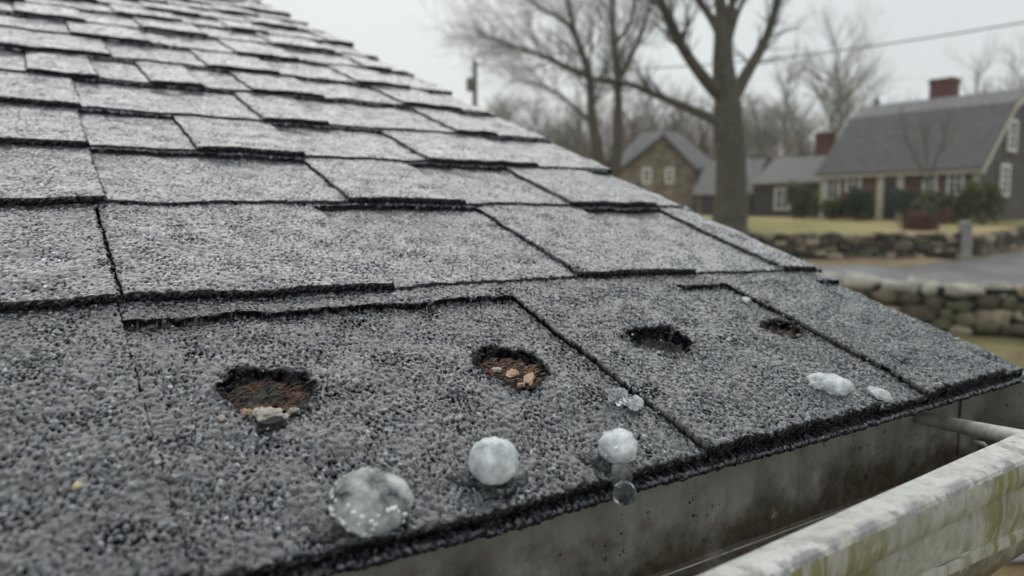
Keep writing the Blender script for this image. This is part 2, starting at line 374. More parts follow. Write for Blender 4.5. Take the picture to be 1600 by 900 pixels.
# upper lawn starts at the far wall
fr = np.concatenate([np.linspace(0, 1, 30)**1.5])
T2 = ts
def upper_sheet():
    vs = []; n = len(fr)+1; k = len(T2)
    for t in T2:
        d0 = float(wall_d(t))+0.1-(2.2 if t < 6.5 else 0.0); q = FH*d0+Rv*t; vs.append((q[0], q[1], float(lower(d0))-.1))
    for f in fr:
        for t in T2:
            d0 = float(wall_d(t))+0.1; d = d0+f*(880-d0) if f > 0.3 else d0+(f/0.3)*40
            if f > 0.3: d = d0+40+((f-0.3)/0.7)*(120)
            q = FH*d+Rv*t; vs.append((q[0], q[1], float(upper(d))+(0.03*math.sin(d*.9+t*.7) if f > 0 else 0)))
    idx = np.arange(n*k).reshape(n, k)
    fs = np.stack([idx[:-1, :-1], idx[:-1, 1:], idx[1:, 1:], idx[1:, :-1]], -1).reshape(-1, 4)
    me = bpy.data.meshes.new('lawn'); me.from_pydata(vs, [], fs.tolist()); me.materials.append(M['upper_lawn'])
    me.polygons.foreach_set('use_smooth', [True]*len(me.polygons))
    o = link(bpy.data.objects.new('lawn', me)); o['kind'] = 'structure'
upper_sheet()
# road: far edge seen in the photograph, near edge just behind the near wall
def lowz(D, T): return lower(D)+wob(D, T)
road_far = [ground_px(x, y)[1:] for x, y in [(1285, 417), (1350, 417), (1420, 416), (1470, 413), (1510, 408), (1555, 400), (1600, 391)]]
tt = np.array([t for d, t in road_far]); dd = np.array([d for d, t in road_far])
def strip(name, mat, ts_, dn, df, lift):
    n = 14; vs = []; k = len(ts_)
    for i in range(n+1):
        for t in ts_:
            a, b = dn(t), df(t); d = a+(b-a)*i/n; q = FH*d+Rv*t
            z = float(lowz(np.array(d), np.array(t)))+lift
            vs.append((q[0], q[1], z))
    idx = np.arange((n+1)*k).reshape(n+1, k)
    fs = np.stack([idx[:-1, :-1], idx[:-1, 1:], idx[1:, 1:], idx[1:, :-1]], -1).reshape(-1, 4)
    me = bpy.data.meshes.new(name); me.from_pydata(vs, [], fs.tolist()); me.materials.append(mat)
    o = link(bpy.data.objects.new(name, me)); o['kind'] = 'structure'; return o
rt = np.linspace(-25, 34, 119)
farf = lambda t: float(np.interp(t, tt, dd)) if t < tt[-1] else float(dd[-1]+(t-tt[-1])*(dd[-1]-dd[-2])/(tt[-1]-tt[-2]))
strip('road', M['road_asphalt'], rt, lambda t: 19.2+max(0, (t-18)*0.35), farf, 0.035)
strip('verge', M['dry_verge'], rt, lambda t: farf(t)+0.05, lambda t: min(float(wall_d(t))+0.2, farf(t)+4.6), 0.03)
# paved patch below the gutter
pp, pd, pt = ground_px(1590, 862)
sheet('paving', M['wet_slab'], np.linspace(pd-0.25, pd+4, 18), np.linspace(pt-0.3, pt+2.5, 8), lambda D, T: lowz(D, T), lift=0.03)

# ================================================================ STONE WALLS
def blob(mb, c, ax, ay, az, seed, sub=1, rough=0.16, sq=0.75, hf=0.0):
    """rounded irregular stone; ax, ay, az half-axes"""
    phi = (1+5**.5)/2
    vs = [(-1, phi, 0), (1, phi, 0), (-1, -phi, 0), (1, -phi, 0), (0, -1, phi), (0, 1, phi), (0, -1, -phi), (0, 1, -phi), (phi, 0, -1), (phi, 0, 1), (-phi, 0, -1), (-phi, 0, 1)]
    fs = [(0, 11, 5), (0, 5, 1), (0, 1, 7), (0, 7, 10), (0, 10, 11), (1, 5, 9), (5, 11, 4), (11, 10, 2), (10, 7, 6), (7, 1, 8), (3, 9, 4), (3, 4, 2), (3, 2, 6), (3, 6, 8), (3, 8, 9), (4, 9, 5), (2, 4, 11), (6, 2, 10), (8, 6, 7), (9, 8, 1)]
    vs = [np.array(v)/np.linalg.norm(v) for v in vs]
    for _ in range(sub):
        mid = {}; nf = []
        def gm(a, b):
            k = (min(a, b), max(a, b))
            if k not in mid:
                q = vs[a]+vs[b]; vs.append(q/np.linalg.norm(q)); mid[k] = len(vs)-1
            return mid[k]
        for a, b, c_ in fs:
            x, y, z = gm(a, b), gm(b, c_), gm(c_, a); nf += [(a, x, z), (b, y, x), (c_, z, y), (x, y, z)]
        fs = nf
    o = []
    for v in vs:
        q = np.sign(v)*np.abs(v)**sq
        r = 1+rough*mnoise.noise(Vector(v*1.7+seed*3.71))*2+rough*0.6*mnoise.noise(Vector(v*4.1+seed*1.37))*2
        if hf: r += hf*mnoise.noise(Vector(v*7.3+seed*.7))*2+hf*.8*mnoise.noise(Vector(v*15+seed))*2
        q = q*r; o.append(np.array(c)+q[0]*np.array(ax)+q[1]*np.array(ay)+q[2]*np.array(az))
    mb.add(o, fs)
def stone_wall(name, label, path, height, thick, rows, lmean, cap, core_mat, rnd):
    """path: list of world base points; each stone of the near face is a part"""
    path = [np.array(p) for p in path]; e = empty(name, path[0], label, 'wall')
    core = MB()
    for a, b in zip(path[:-1], path[1:]):
        t = b-a; tl = np.array([t[0], t[1], 0]); n = np.cross([0, 0, 1], tl); n /= np.linalg.norm(n)
        core.box(a-n*thick*0.36+np.array([0, 0, -.3]), t, n*thick*0.72, np.array([0, 0, height*0.9+.3]))
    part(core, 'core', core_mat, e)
    lens = [np.linalg.norm(b-a) for a, b in zip(path[:-1], path[1:])]; tot = sum(lens)
    def at(s):
        for (a, b), l in zip(zip(path[:-1], path[1:]), lens):
            if s <= l or (b is path[-1]): 
                t = (b-a)/l; return a+t*s, t
            s -= l
    cnt = 0; z = 0.0
    hs = [rnd.uniform(0.65, 1.35) for _ in range(rows)]; hs = [h/sum(hs)*height for h in hs]
    for r in range(rows):
        h = hs[r]; s = rnd.uniform(-.2, 0)
        top = r == rows-1
        while s < tot:
            l = lmean*rnd.uniform(0.55, 1.6)*(1.25 if top and cap else 1)
            p_, t = at(max(0, min(tot, s+l/2))); n = np.cross([0, 0, 1], t); n /= np.linalg.norm(n)
            hh = h*rnd.uniform(0.7, 1.25)
            mb = MB(); zc = z+h/2+rnd.uniform(-.07, .07)*height*(0.3 if top else 1)
            ctr = p_+np.array([0, 0, zc])
            th = thick*(0.5 if top else 0.3)
            off = n*(0 if top else -thick*0.25)+n*rnd.uniform(-.04, .04)
            tilt = rnd.uniform(-.12, .12)
            ax = (t+np.array([0, 0, tilt]))*l*0.53; az = (np.array([0, 0, 1])-t*tilt)*hh*0.56
            blob(mb, ctr+off, ax, n*th, az, cnt+rows*7.3, 1, 0.22, 0.62)
            mt = (M['cap_stone'] if rnd.random() < 0.75 else STONE_M[2]) if (top and cap) else STONE_M[min(4, int(rnd.random()**1.15*5))]
            part(mb, 'stone', mt, e, smooth=True); cnt += 1; s += l*1.0
        z += h
    return e
rr = random.Random(5)
nb = [GP(19.6, 3.0), GP(18.6, 8.0), GP(17.6, 10.6), GP(15.7, 13.4)]
nb[2] = GP(17.0, 9.8); 
stone_wall('stone_wall', 'near fieldstone wall with pale flat cap stones, beyond the roof corner below the road', nb, 1.20, 0.6, 4, 0.46, True, M['mortar_shadow'], rr)
fb = [GP(30.1, 7.5), GP(30.1, 12), GP(30.1, 18.35)]
for q in fb: q[2] = float(lower(30.1))
stone_wall('stone_wall', 'farther low fieldstone wall holding up the lawn, running left of the granite post', fb, 1.02, 0.6, 4, 0.50, False, M['mortar_shadow'], rr)
fb2 = [GP(30.6, 19.2), GP(32.5, 21.9), GP(35, 25)]
for q, d in zip(fb2, (30.6, 32.5, 35)): q[2] = float(lower(d))
stone_wall('stone_wall', 'stone wall running away to the right of the granite post along the road bend', fb2, 0.8, 0.55, 3, 0.5, False, M['mortar_shadow'], rr)
# granite post
g0, g1 = P(1505, 402, 29.9), P(1505, 338, 29.9)
mb = MB(); 
for i, (zz, k) in enumerate([(-0.2, 1.0), (0.9, 0.95), (1.66, 0.88), (1.72, 0.7)]): pass
pb = g0.copy(); hw = 0.21
prof = [(-0.3, 1.0), (0.5, 1.05), (1.0, 0.9), (1.38, 0.88), (1.5, 0.6)]
vs = []; fs = []
for z, k in prof:
    for a, b in ((-1, -1), (1, -1), (1, 1), (-1, 1)):
        vs.append(pb+Rv*a*hw*k*(1+.06*rr.uniform(-1, 1))+FH*b*hw*k+np.array([0, 0, z]))
for i in range(len(prof)-1):
    for j in range(4): fs.append((i*4+j, i*4+(j+1) % 4, (i+1)*4+(j+1) % 4, (i+1)*4+j))
fs.append((16, 17, 18, 19)); mb.add(vs, fs)
solo(mb, 'granite_post', M['granite'], 'squat pale granite post at the gap in the far stone wall', 'post', smooth=False)

# ================================================================ HOUSES
def local_frame(pxl, dl, pxr, dr, basey):
    A = P(pxl, basey, dl); B = P(pxr, basey, dr); z0 = min(A[2], B[2]); A[2] = B[2] = z0
    ex = B-A; Lx = np.linalg.norm(ex); ex = ex/Lx; ey = np.cross([0, 0, 1], ex)
    if ey@FH < 0: ey = -ey
    return A, ex, ey, Lx
def zof(x, y, d): return P(x, y, d)[2]
UPV = np.array([0, 0, 1.0])
def hit(x, y, O, n):
    r = ray(x, y); t = ((O-CAM)@n)/(r@n); return CAM+r*t
def window(e, O, ax, nrm, c0, c1, ncol=2, nrow=4, frame=None, wfr=0.11):
    """opening between corners c0 (lower left) and c1 (upper right) given as (a, z) on the wall"""
    a0, z0 = c0; a1, z1 = c1; W = a1-a0; H = z1-z0
    mb = MB(); q = lambda a, z, o: O+ax*a+UPV*z+nrm*o
    def bar(a, z, w_, h_, o0, o1): mb.box(q(a, z, o0), ax*w_, UPV*h_, nrm*(o1-o0))
    bar(a0, z0, wfr, H, 0.004, .07); bar(a1-wfr, z0, wfr, H, 0.004, .07)
    bar(a0+wfr, z1-wfr, W-2*wfr, wfr, 0.004, .075); bar(a0+wfr, z0, W-2*wfr, wfr, 0.004, .08)
    iw = W-2*wfr; ih = H-2*wfr
    for i in range(1, ncol): bar(a0+wfr+iw*i/ncol-.025, z0+wfr, .05, ih, .02, .045)
    for j in range(1, nrow): bar(a0+wfr, z0+wfr+ih*j/nrow-(.03 if j*2 == nrow else .018), iw, .06 if j*2 == nrow else .036, .022, .05)
    f = part(mb, 'window', frame or M['white_frame'], e)
    p_ = MB(); p_.box(q(a0+wfr, z0+wfr, .004), ax*iw, UPV*ih, nrm*.012)
    part(p_, 'pane', M['dark_window'], f)
def wall_prism(mb, O, ex, ey, Lx, prof, x0=0.0, x1=None):
    """extrude the (b, z) profile along ex"""
    x1 = Lx if x1 is None else x1; n = len(prof); vs = []
    for a in (x0, x1):
        for b, z in prof: vs.append(O+ex*a+ey*b+UPV*z)
    fs = [(i, (i+1) % n, n+(i+1) % n, n+i) for i in range(n)]+[tuple(range(n-1, -1, -1)), tuple(range(n, 2*n))]
    mb.add(vs, fs)
def roof_slabs(e, O, ex, ey, Lx, line, mats, over=0.3, th=0.14, name='roof_slope'):
    """line: (b, z) points of the roof surface from front eave to back eave; one slab per slope"""
    for (p0, p1), mt in zip(zip(line[:-1], line[1:]), mats):
        d = np.array([p1[0]-p0[0], p1[1]-p0[1]]); d /= np.linalg.norm(d); nn = np.array([-d[1], d[0]])
        mb = MB(); vs = []
        for a in (-over, Lx+over):
            for (b, z), k in ((p0, 0), (p1, 0), (p1, 1), (p0, 1)):
                vs.append(O+ex*a+ey*(b+nn[0]*k*th)+UPV*(z+nn[1]*k*th+0.004))
        mb.add(vs, [(0, 1, 2, 3), (7, 6, 5, 4), (0, 4, 5, 1), (1, 5, 6, 2), (2, 6, 7, 3), (3, 7, 4, 0)])
        part(mb, name, mt, e)
def chimney(e, base_c, ex, ey, w_, d_, z0, z1):
    mb = MB(); o = np.array([base_c[0], base_c[1], 0])
    mb.box(o-ex*w_/2-ey*d_/2+UPV*z0, ex*w_, ey*d_, UPV*(z1-z0-.25))
    mb.box(o-ex*(w_/2+.07)-ey*(d_/2+.07)+UPV*(z1-.25), ex*(w_+.14), ey*(d_+.14), UPV*.16)
    mb.box(o-ex*(w_/2-.02)-ey*(d_/2-.02)+UPV*(z1-.09), ex*(w_-.04), ey*(d_-.04), UPV*.09)
    return part(mb, 'chimney', M['brick_red'], e)

# ---- big gambrel house on the right
O, ex, ey, Lx = local_frame(1282, 44.6, 1525, 38.0, 344)
zb_ = O[2]; nf = -ey
ze = zof(1525, 257, 38.0)-zb_; zr = P(1600, 141, 38+0.607*5.9)[2]-zb_; zk = zof(1568, 163, 38+.607*3.7)-zb_
Wd = 5.9
e = empty('shingled_house', O, 'large brown gambrel-roofed house with cream trim and brick chimney behind shrubs', 'house')
mb = MB(); prof = [(0, -1.2), (0, ze-.05), (3.7, zk-.12), (Wd, zr-.12), (2*Wd-3.7, zk-.12), (2*Wd, ze-.05), (2*Wd, -1.2)]
wall_prism(mb, O, ex, ey, Lx, prof); part(mb, 'wall', M['brown_siding'], e)
mb = MB(); wall_prism(mb, O+ex*(Lx+.005), ex, ey, .06, prof); part(mb, 'side_wall', M['grey_siding'], e)
for k in range(22):                          # clapboard courses of the gable end
    z = k*0.36-.2
    bmax = [b for b in (0.0,)]
    def inside(z):
        if z < ze-.1: return 0.05
        if z < zk-.15: return (z-ze)/(zk-ze)*3.7+.25
        return 3.7+(z-zk)/(zr-zk)*(Wd-3.7)+.35
    b0 = inside(z+.36)
    if b0 > Wd-.3: break
    mb = MB(); O2 = O+ex*(Lx+.066)
    vs = [O2+ey*b0+UPV*z, O2+ey*(2*Wd-b0)+UPV*z, O2+ey*b0+UPV*(z+.34), O2+ey*(2*Wd-b0)+UPV*(z+.34)]
    o_ = [v+ex*s for v, s in zip(vs, (.05, .05, .01, .01))]
    mb.add(vs+o_, [(4, 5, 7, 6), (0, 1, 5, 4), (2, 6, 7, 3), (0, 4, 6, 2), (1, 3, 7, 5)])
    part(mb, 'clapboard', M['grey_siding'], e)
line = [(-.35, ze-.3), (3.7, zk), (Wd, zr), (2*Wd-3.7, zk), (2*Wd+.35, ze-.3)]
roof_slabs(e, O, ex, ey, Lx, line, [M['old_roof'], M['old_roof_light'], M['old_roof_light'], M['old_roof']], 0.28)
mb = MB()                                    # cream rake boards on the gable
for (b0, z0), (b1, z1) in zip(line[:-1], line[1:]):
    o_ = O+ex*(Lx+.285)+ey*b0+UPV*(z0-.26); mb.box(o_, ey*(b1-b0)+UPV*(z1-z0), ex*.05, UPV*.30)
part(mb, 'rake_board', M['cream_trim'], e)
mb = MB(); mb.box(O+ey*(-.36)+UPV*(ze-.42)-ex*.28, ex*(Lx+.56), ey*.04, UPV*.16); part(mb, 'fascia_board', M['cream_trim'], e)
for a, w_ in ((-.06, .26), (Lx-.26, .33)):
    mb = MB(); mb.box(O+ex*a-ey*.055-UPV*.5, ex*w_, ey*.05, UPV*(ze+.05)); part(mb, 'corner_board', M['cream_trim'], e)
def on_front(x, y): q = hit(x, y, O, ey)-O; return q@ex, q[2]
for x0, y0, x1, y1 in [(1290, 311, 1314, 272), (1321, 300, 1347, 271), (1442, 306, 1466, 263), (1479, 306, 1508, 261)]:
    window(e, O, ex, -ey, on_front(x0, y0), on_front(x1, y1))
for x0, x1 in ((1371, 1382), (1402, 1413)):
    a0, _ = on_front(x0, 300); a1, _ = on_front(x1, 300); mb = MB()
    mb.box(O+ex*a0-ey*.12-UPV*.1, ex*(a1-a0), ey*.11, UPV*(ze-.25)); part(mb, 'door_post', M['cream_trim'], e)
a0, _ = on_front(1383, 300); a1, _ = on_front(1401, 300); mb = MB(); mb.box(O+ex*a0-ey*.06, ex*(a1-a0), ey*.05, UPV*2.1); dr = part(mb, 'door', M['door_dark'], e)
mb = MB(); mb.box(O+ex*(a0-.4)-ey*1.1-UPV*.6, ex*(a1-a0+.8), ey*1.0, UPV*.6); part(mb, 'door_step', M['granite'], e)
OG = O+ex*(Lx+.12)
def on_gable(x, y): q = hit(x, y, OG, ex)-O; return q@ey, q[2]
for x0, y0, x1, y1 in [(1572, 236, 1590, 188), (1560, 307, 1578, 257)]:
    window(e, OG, ey, ex, on_gable(x0, y0), on_gable(x1, y1), wfr=.16)
window(e, OG, ey, ex, (6.5, 4.0), (7.6, 5.6)); window(e, OG, ey, ex, (6.8, 1.0), (7.9, 2.6))
cc = P(1475, 150, 46.5); chimney(e, cc, ex, ey, 1.35, 1.0, zb_+zr-1.0, P(1475, 121, 46.0)[2])
# ---- low wing left of it
O2, ex2, ey2, L2 = local_frame(1176, 50.0, 1281, 46.5, 336)
e2 = empty('low_wing', O2, 'low grey wing with a plain grey roof joining the big house to the left', 'house')
z1 = zof(1281, 284, 46.5)-O2[2]; z2 = P(1281, 246, 49.5)[2]-O2[2]
mb = MB(); wall_prism(mb, O2, ex2, ey2, L2, [(0, -1.5), (0, z1), (3, z2-.1), (6, z1), (6, -1.5)]); part(mb, 'wall', M['dark_siding'], e2)
roof_slabs(e2, O2, ex2, ey2, L2, [(-.3, z1-.12), (3, z2), (6.3, z1-.12)], [M['old_roof_brown']]*2, 0.1)
q2 = lambda x, y: ((hit(x, y, O2, ey2)-O2)@ex2, (hit(x, y, O2, ey2)-O2)[2])
window(e2, O2, ex2, -ey2, q2(1210, 328), q2(1236, 293), 2, 4)
cc = P(1288, 240, 51.0); chimney(e2, cc, ex2, ey2, .95, .8, O2[2]+z2-1.6, P(1288, 207, 51)[2])
# ---- stone gabled house
O3, ex3, ey3, L3 = local_frame(966, 56.0, 1086, 55.0, 345)
e3 = empty('stone_house', O3, 'tan fieldstone house with steep front gable and two white windows, left of big tree', 'house')
zz = lambda x, y, d: zof(x, y, d)-O3[2]
zg = zz(1035, 214, 55.5); zeg = zz(1086, 268, 55); xp = (hit(1035, 300, O3, ey3)-O3)@ex3
mb = MB(); vs = []
for b in (0, 4.5):
    for a, z in ((0, -1.5), (L3, -1.5), (L3, zeg), (xp, zg), (0, zeg)): vs.append(O3+ex3*a+ey3*b+UPV*z)
mb.add(vs, [(0, 1, 2, 3, 4), (9, 8, 7, 6, 5), (0, 5, 6, 1), (1, 6, 7, 2), (2, 7, 8, 3), (3, 8, 9, 4), (4, 9, 5, 0)])
part(mb, 'wall', M['fieldstone'], e3)
for sgn, a_e in ((-1, 0), (1, L3)):          # two gable slopes with dark barge
    mb = MB(); ax_ = a_e+sgn*.35; ze_ = zeg-.35*(zg-zeg)/abs(a_e-xp)
    vs = [O3+ex3*a+ey3*b+UPV*(z+k) for b in (-.35, 4.5) for a, z in ((ax_, ze_), (xp, zg)) for k in (.01, .2)]
    mb.add(vs, [(0, 1, 3, 2), (4, 6, 7, 5), (0, 4, 5, 1), (2, 3, 7, 6), (1, 5, 7, 3), (0, 2, 6, 4)]); part(mb, 'gable_roof', M['grey_siding'], e3)
# block behind with hipped light roof
mb = MB(); wl = (hit(958, 300, O3, ey3)-O3)@ex3-.5; wr = (hit(1122, 300, O3, ey3)-O3)@ex3+.3
zh = zz(1020, 205, 59.5); ze3 = zz(1020, 264, 57.0)
mb.box(O3+ex3*(wl+.3)+ey3*1.6-UPV*1.5, ex3*(wr-wl-.6), ey3*6.5, UPV*(ze3+1.4)); part(mb, 'rear_wall', M['fieldstone'], e3)
rl = (hit(1003, 206, O3+ey3*4.8, ey3)-O3)@ex3; rr_ = (hit(1058, 206, O3+ey3*4.8, ey3)-O3)@ex3
c = [O3+ex3*wl+ey3*1.2+UPV*ze3, O3+ex3*wr+ey3*1.2+UPV*ze3, O3+ex3*wr+ey3*8.4+UPV*ze3, O3+ex3*wl+ey3*8.4+UPV*ze3, O3+ex3*rl+ey3*4.8+UPV*zh, O3+ex3*rr_+ey3*4.8+UPV*zh]
for f in ((0, 1, 5, 4), (1, 2, 5), (2, 3, 4, 5), (3, 0, 4)):
    mb = MB(); k = len(f); vs = [c[i] for i in f]+[c[i]-UPV*.12 for i in f]
    mb.add(vs, [tuple(range(k)), tuple(range(2*k-1, k-1, -1))]+[(i, k+i, k+(i+1) % k, (i+1) % k) for i in range(k)])
    part(mb, 'roof_slope', M['old_roof_light'], e3)
q3 = lambda x, y: ((hit(x, y, O3, ey3)-O3)@ex3, (hit(x, y, O3, ey3)-O3)[2])
for x0, y0, x1, y1 in [(1003, 287, 1018, 262), (1039, 287, 1053, 262)]: window(e3, O3, ex3, -ey3, q3(x0, y0), q3(x1, y1), 2, 2, wfr=.16)
# ---- stone cottage with lean roof behind the big trunk
O4, ex4, ey4, L4 = local_frame(1088, 53.0, 1170, 51.0, 345)
e4 = empty('cottage', O4, 'small stone cottage with a grey pitched roof, half hidden behind the big trunk', 'house')
z1 = zof(1088, 304, 53)-O4[2]; z2 = P(1130, 253, 55.0)[2]-O4[2]
mb = MB(); wall_prism(mb, O4, ex4, ey4, L4, [(0, -1.5), (0, z1), (3, z2-.1), (6, z1), (6, -1.5)]); part(mb, 'wall', M['fieldstone'], e4)
roof_slabs(e4, O4, ex4, ey4, L4, [(-.3, z1-.12), (3, z2), (6.3, z1-.12)], [M['old_roof_light']]*2, 0.3)
mb = MB(); o_ = O4+ex4*(L4+.31)-ey4*.3+UPV*(z1-.35); mb.box(o_, ey4*3.3+UPV*(z2-z1+.12), ex4*.08, UPV*.32); part(mb, 'rake_board', M['door_dark'], e4)
mb = MB(); mb.box(O4+ex4*.3-ey4*.04, ex4*.9, ey4*.04, UPV*2.0); part(mb, 'door', M['door_dark'], e4)

# ================================================================ TREES
def rot_about(v, k, a):
    return v*math.cos(a)+np.cross(k, v)*math.sin(a)+k*(k@v)*(1-math.cos(a))
def grow(mb, p0, d, L0, r0, lvl, maxl, rnd, up=0.15, dens=5, tips=3):
    """one branch as a bent tube, then its children"""
    n = 4 if lvl < 2 else 3; pts = [p0]; dirs = []
    d = d/np.linalg.norm(d)
    for i in range(n):
        d = d+np.array([rnd.gauss(0, .16), rnd.gauss(0, .16), rnd.gauss(0, .10)+up*.35]); d /= np.linalg.norm(d)
        pts.append(pts[-1]+d*L0/n); dirs.append(d)
    rads = [max(.0045, r0*(1-.75*i/n)) for i in range(n+1)]
    mb.tube(pts, rads, 5 if lvl < 1 else 3, cap=False)
    if lvl >= maxl: return
    k = dens if lvl < maxl-1 else dens+1
    for i in range(k):
        s = (i+0.6+rnd.uniform(-.3, .3))/k*0.85+0.13
        j = min(n-1, int(s*n)); q = pts[j]+(pts[j+1]-pts[j])*(s*n-j)
        ax = np.cross(dirs[j], [rnd.gauss(0, 1), rnd.gauss(0, 1), rnd.gauss(0, 1)]); ax /= np.linalg.norm(ax)+1e-9
        nd = rot_about(dirs[j], ax, rnd.uniform(.4, .95)); nd[2] += up
        grow(mb, q, nd, L0*rnd.uniform(.42, .68)*(1-.25*s), r0*(1-.7*s)*.55, lvl+1, maxl, rnd, up, dens, tips)
def limb_tree(label, base, limbs, trunk, tw_mat, bark, seed, depth, dens=6, maxl=2, tw=1.0, cat='tree', group=None):
    """trunk and limbs: lists of (x, y, radius_m, extra_depth) control points on sight lines at the tree's distance"""
    rnd = random.Random(seed); e = empty('bare_tree', base, label, cat, group)
    crown = MB(); tr = MB()
    def toP(l): return [P(x, y, depth+o) for x, y, r, o in l], [r for x, y, r, o in l]
    def spline(pts, rads, k=4):
        op, orr = [], []
        for i in range(len(pts)-1):
            a = pts[max(0, i-1)]; b = pts[i]; c = pts[i+1]; d = pts[min(len(pts)-1, i+2)]
            for j in range(k):
                t = j/k; op.append(.5*((2*b)+(c-a)*t+(2*a-5*b+4*c-d)*t*t+(3*b-a-3*c+d)*t**3)); orr.append(rads[i]*(1-t)+rads[i+1]*t)
        return op+[pts[-1]], orr+[rads[-1]]
    tp, tr_r = spline(*toP(trunk), 5)
    tp = [q for q in tp]; tr.tube(tp, [r*(1+rnd.uniform(-.05, .05)) for r in tr_r], 12)
    part(tr, 'trunk', bark, e, smooth=True)
    for l in limbs:
        lp, lr = spline(*toP(l), 4); b = MB(); b.tube(lp, lr, 7); part(b, 'limb', bark, e, smooth=True)
        tot = len(lp)
        for i in range(max(2, tot//3), tot):
            t = lp[i]-lp[i-1]; t /= np.linalg.norm(t)
            for _ in range(2 if i < tot-1 else 3):
                ax = np.cross(t, [rnd.gauss(0, 1), rnd.gauss(0, 1), rnd.gauss(0, 1)]); ax /= np.linalg.norm(ax)
                nd = rot_about(t, ax, rnd.uniform(.3, 1.0) if i < tot-1 else rnd.uniform(0.05, .5)); nd[2] += .15
                grow(crown, lp[i]+0*t, nd, rnd.uniform(1.4, 3.2)*tw, lr[i]*.22+.008, 0, maxl, rnd, .12, dens)
    part(crown, 'crown', tw_mat, e)
    return e
# the big maple
b0 = P(1140, 362, 32)
limb_tree('big old bare tree with thick trunk and spreading limbs in front of the houses', b0,
    [[(1148, 150, .30, 0), (1168, 112, .26, .3), (1196, 62, .2, .6), (1216, 0, .15, .9), (1232, -70, .08, 1.2)],
     [(1128, 150, .34, 0), (1105, 128, .27, -.5), (1075, 88, .22, -1), (1052, 48, .19, -1.3), (1030, -5, .16, -1.6), (1005, -70, .08, -2)],
     [(1122, 190, .26, 0), (1095, 178, .2, .4), (1040, 155, .17, .8), (985, 132, .13, 1.2), (925, 122, .08, 1.6), (862, 92, .04, 2)],
     [(1128, 60, .22, 0), (1112, 30, .18, .4), (1090, -5, .13, .8), (1070, -70, .06, 1)],
     [(1136, 48, .22, 0), (1142, 15, .17, -.3), (1150, -30, .12, -.6), (1150, -90, .05, -.8)],
     [(1140, 60, .15, 0), (1152, 22, .11, .5), (1168, -10, .08, 1)]],
    [(1141, 385, .95, 0), (1140, 355, .80, 0), (1142, 310, .68, 0), (1142, 250, .64, 0), (1138, 195, .64, 0), (1136, 150, .56, 0), (1130, 100, .44, 0), (1130, 55, .38, 0), (1126, 10, .24, 0), (1124, -60, .12, 0)],
    M['twig_dark'], M['bark'], 3, 32, dens=4, maxl=2, tw=0.8)
# twin-stemmed tree to its left
limb_tree('bare twin-stemmed tree left of the big trunk, its left limbs reaching over the roof line', P(950, 300, 42),
    [[(948, 296, .5, 0), (935, 240, .33, 0), (925, 180, .26, 0), (921, 118, .21, 0), (905, 70, .16, .3), (893, 30, .12, .5), (880, -40, .08, .8)],
     [(921, 120, .2, 0), (885, 105, .16, -.5), (850, 88, .13, -1), (810, 75, .08, -1.3), (770, 62, .04, -1.5)],
     [(951, 296, .5, 0), (963, 240, .34, 0), (966, 180, .26, 0), (964, 110, .2, 0), (958, 50, .15, 0), (955, -10, .1, 0), (950, -70, .06, 0)],
     [(966, 130, .17, 0), (985, 90, .14, .5), (1003, 50, .1, .8), (1015, 0, .05, 1)],
     [(898, 45, .14, 0), (868, 25, .1, .3), (835, 5, .06, .5), (800, -30, .03, .8)],
     [(960, 70, .13, 0), (985, 35, .1, -.4), (995, -20, .05, -.6)],
     [(930, 200, .13, 0), (900, 170, .1, .3), (860, 140, .07, .6), (820, 128, .04, .9)]],
    [(950, 345, .78, 0), (950, 325, .74, 0), (950, 308, .70, 0), (950, 294, .62, 0)],
    M['twig_grey'], M['bark'], 8, 42, dens=7, maxl=2, tw=1.35)
def far_tree(label, x, yb, ytop, d, seed, mat, dens=5, maxl=3, group=None, lean=0.0, spread=1.0):
    rnd = random.Random(seed); b = P(x, yb, d); top = P(x, ytop, d); H = top[2]-b[2]
    e = empty('bare_tree', b, label, 'tree', group); tr = MB(); cr = MB()
    pts = [b-UPV*.5]; 
    for i in range(1, 7): pts.append(b+UPV*H*.85*i/6+np.array([rnd.gauss(0, .02), rnd.gauss(0, .02), 0])*H+Rv*lean*H*i/6)
    rads = [H*.022*(1-.85*i/6) for i in range(7)]; tr.tube(pts, rads, 7); part(tr, 'trunk', mat, e, smooth=True)
    for i in range(2, 7):
        for _ in range(5):
            a = rnd.uniform(0, 6.28); nd = np.array([math.cos(a), math.sin(a), rnd.uniform(.5, 1.6)])
            q = pts[i]+(pts[i-1]-pts[i])*rnd.random()
            grow(cr, q, nd, H*rnd.uniform(.22, .38)*spread*(1-.07*i), rads[i]*.6+.01, 0, maxl-1, rnd, .18, dens)
    part(cr, 'crown', mat, e); return e
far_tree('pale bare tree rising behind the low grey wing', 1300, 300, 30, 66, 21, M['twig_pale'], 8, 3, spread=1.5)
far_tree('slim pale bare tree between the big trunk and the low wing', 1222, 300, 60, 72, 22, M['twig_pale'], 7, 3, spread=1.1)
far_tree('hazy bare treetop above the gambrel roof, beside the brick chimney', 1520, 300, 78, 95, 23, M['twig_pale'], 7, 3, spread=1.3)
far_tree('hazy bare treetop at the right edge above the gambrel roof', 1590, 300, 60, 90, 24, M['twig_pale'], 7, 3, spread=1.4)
G = 'bare trees in the misty row behind the houses'
rnd0 = random.Random(99)
protos = []
spots = [(790, 150, 95), (832, 145, 88), (872, 165, 80), (905, 150, 90), (985, 140, 78), (1020, 120, 84), (1062, 135, 80), (1095, 150, 75), (1180, 150, 82), (1205, 160, 78), (1250, 165, 90), (1340, 120, 100), (1400, 150, 105)]
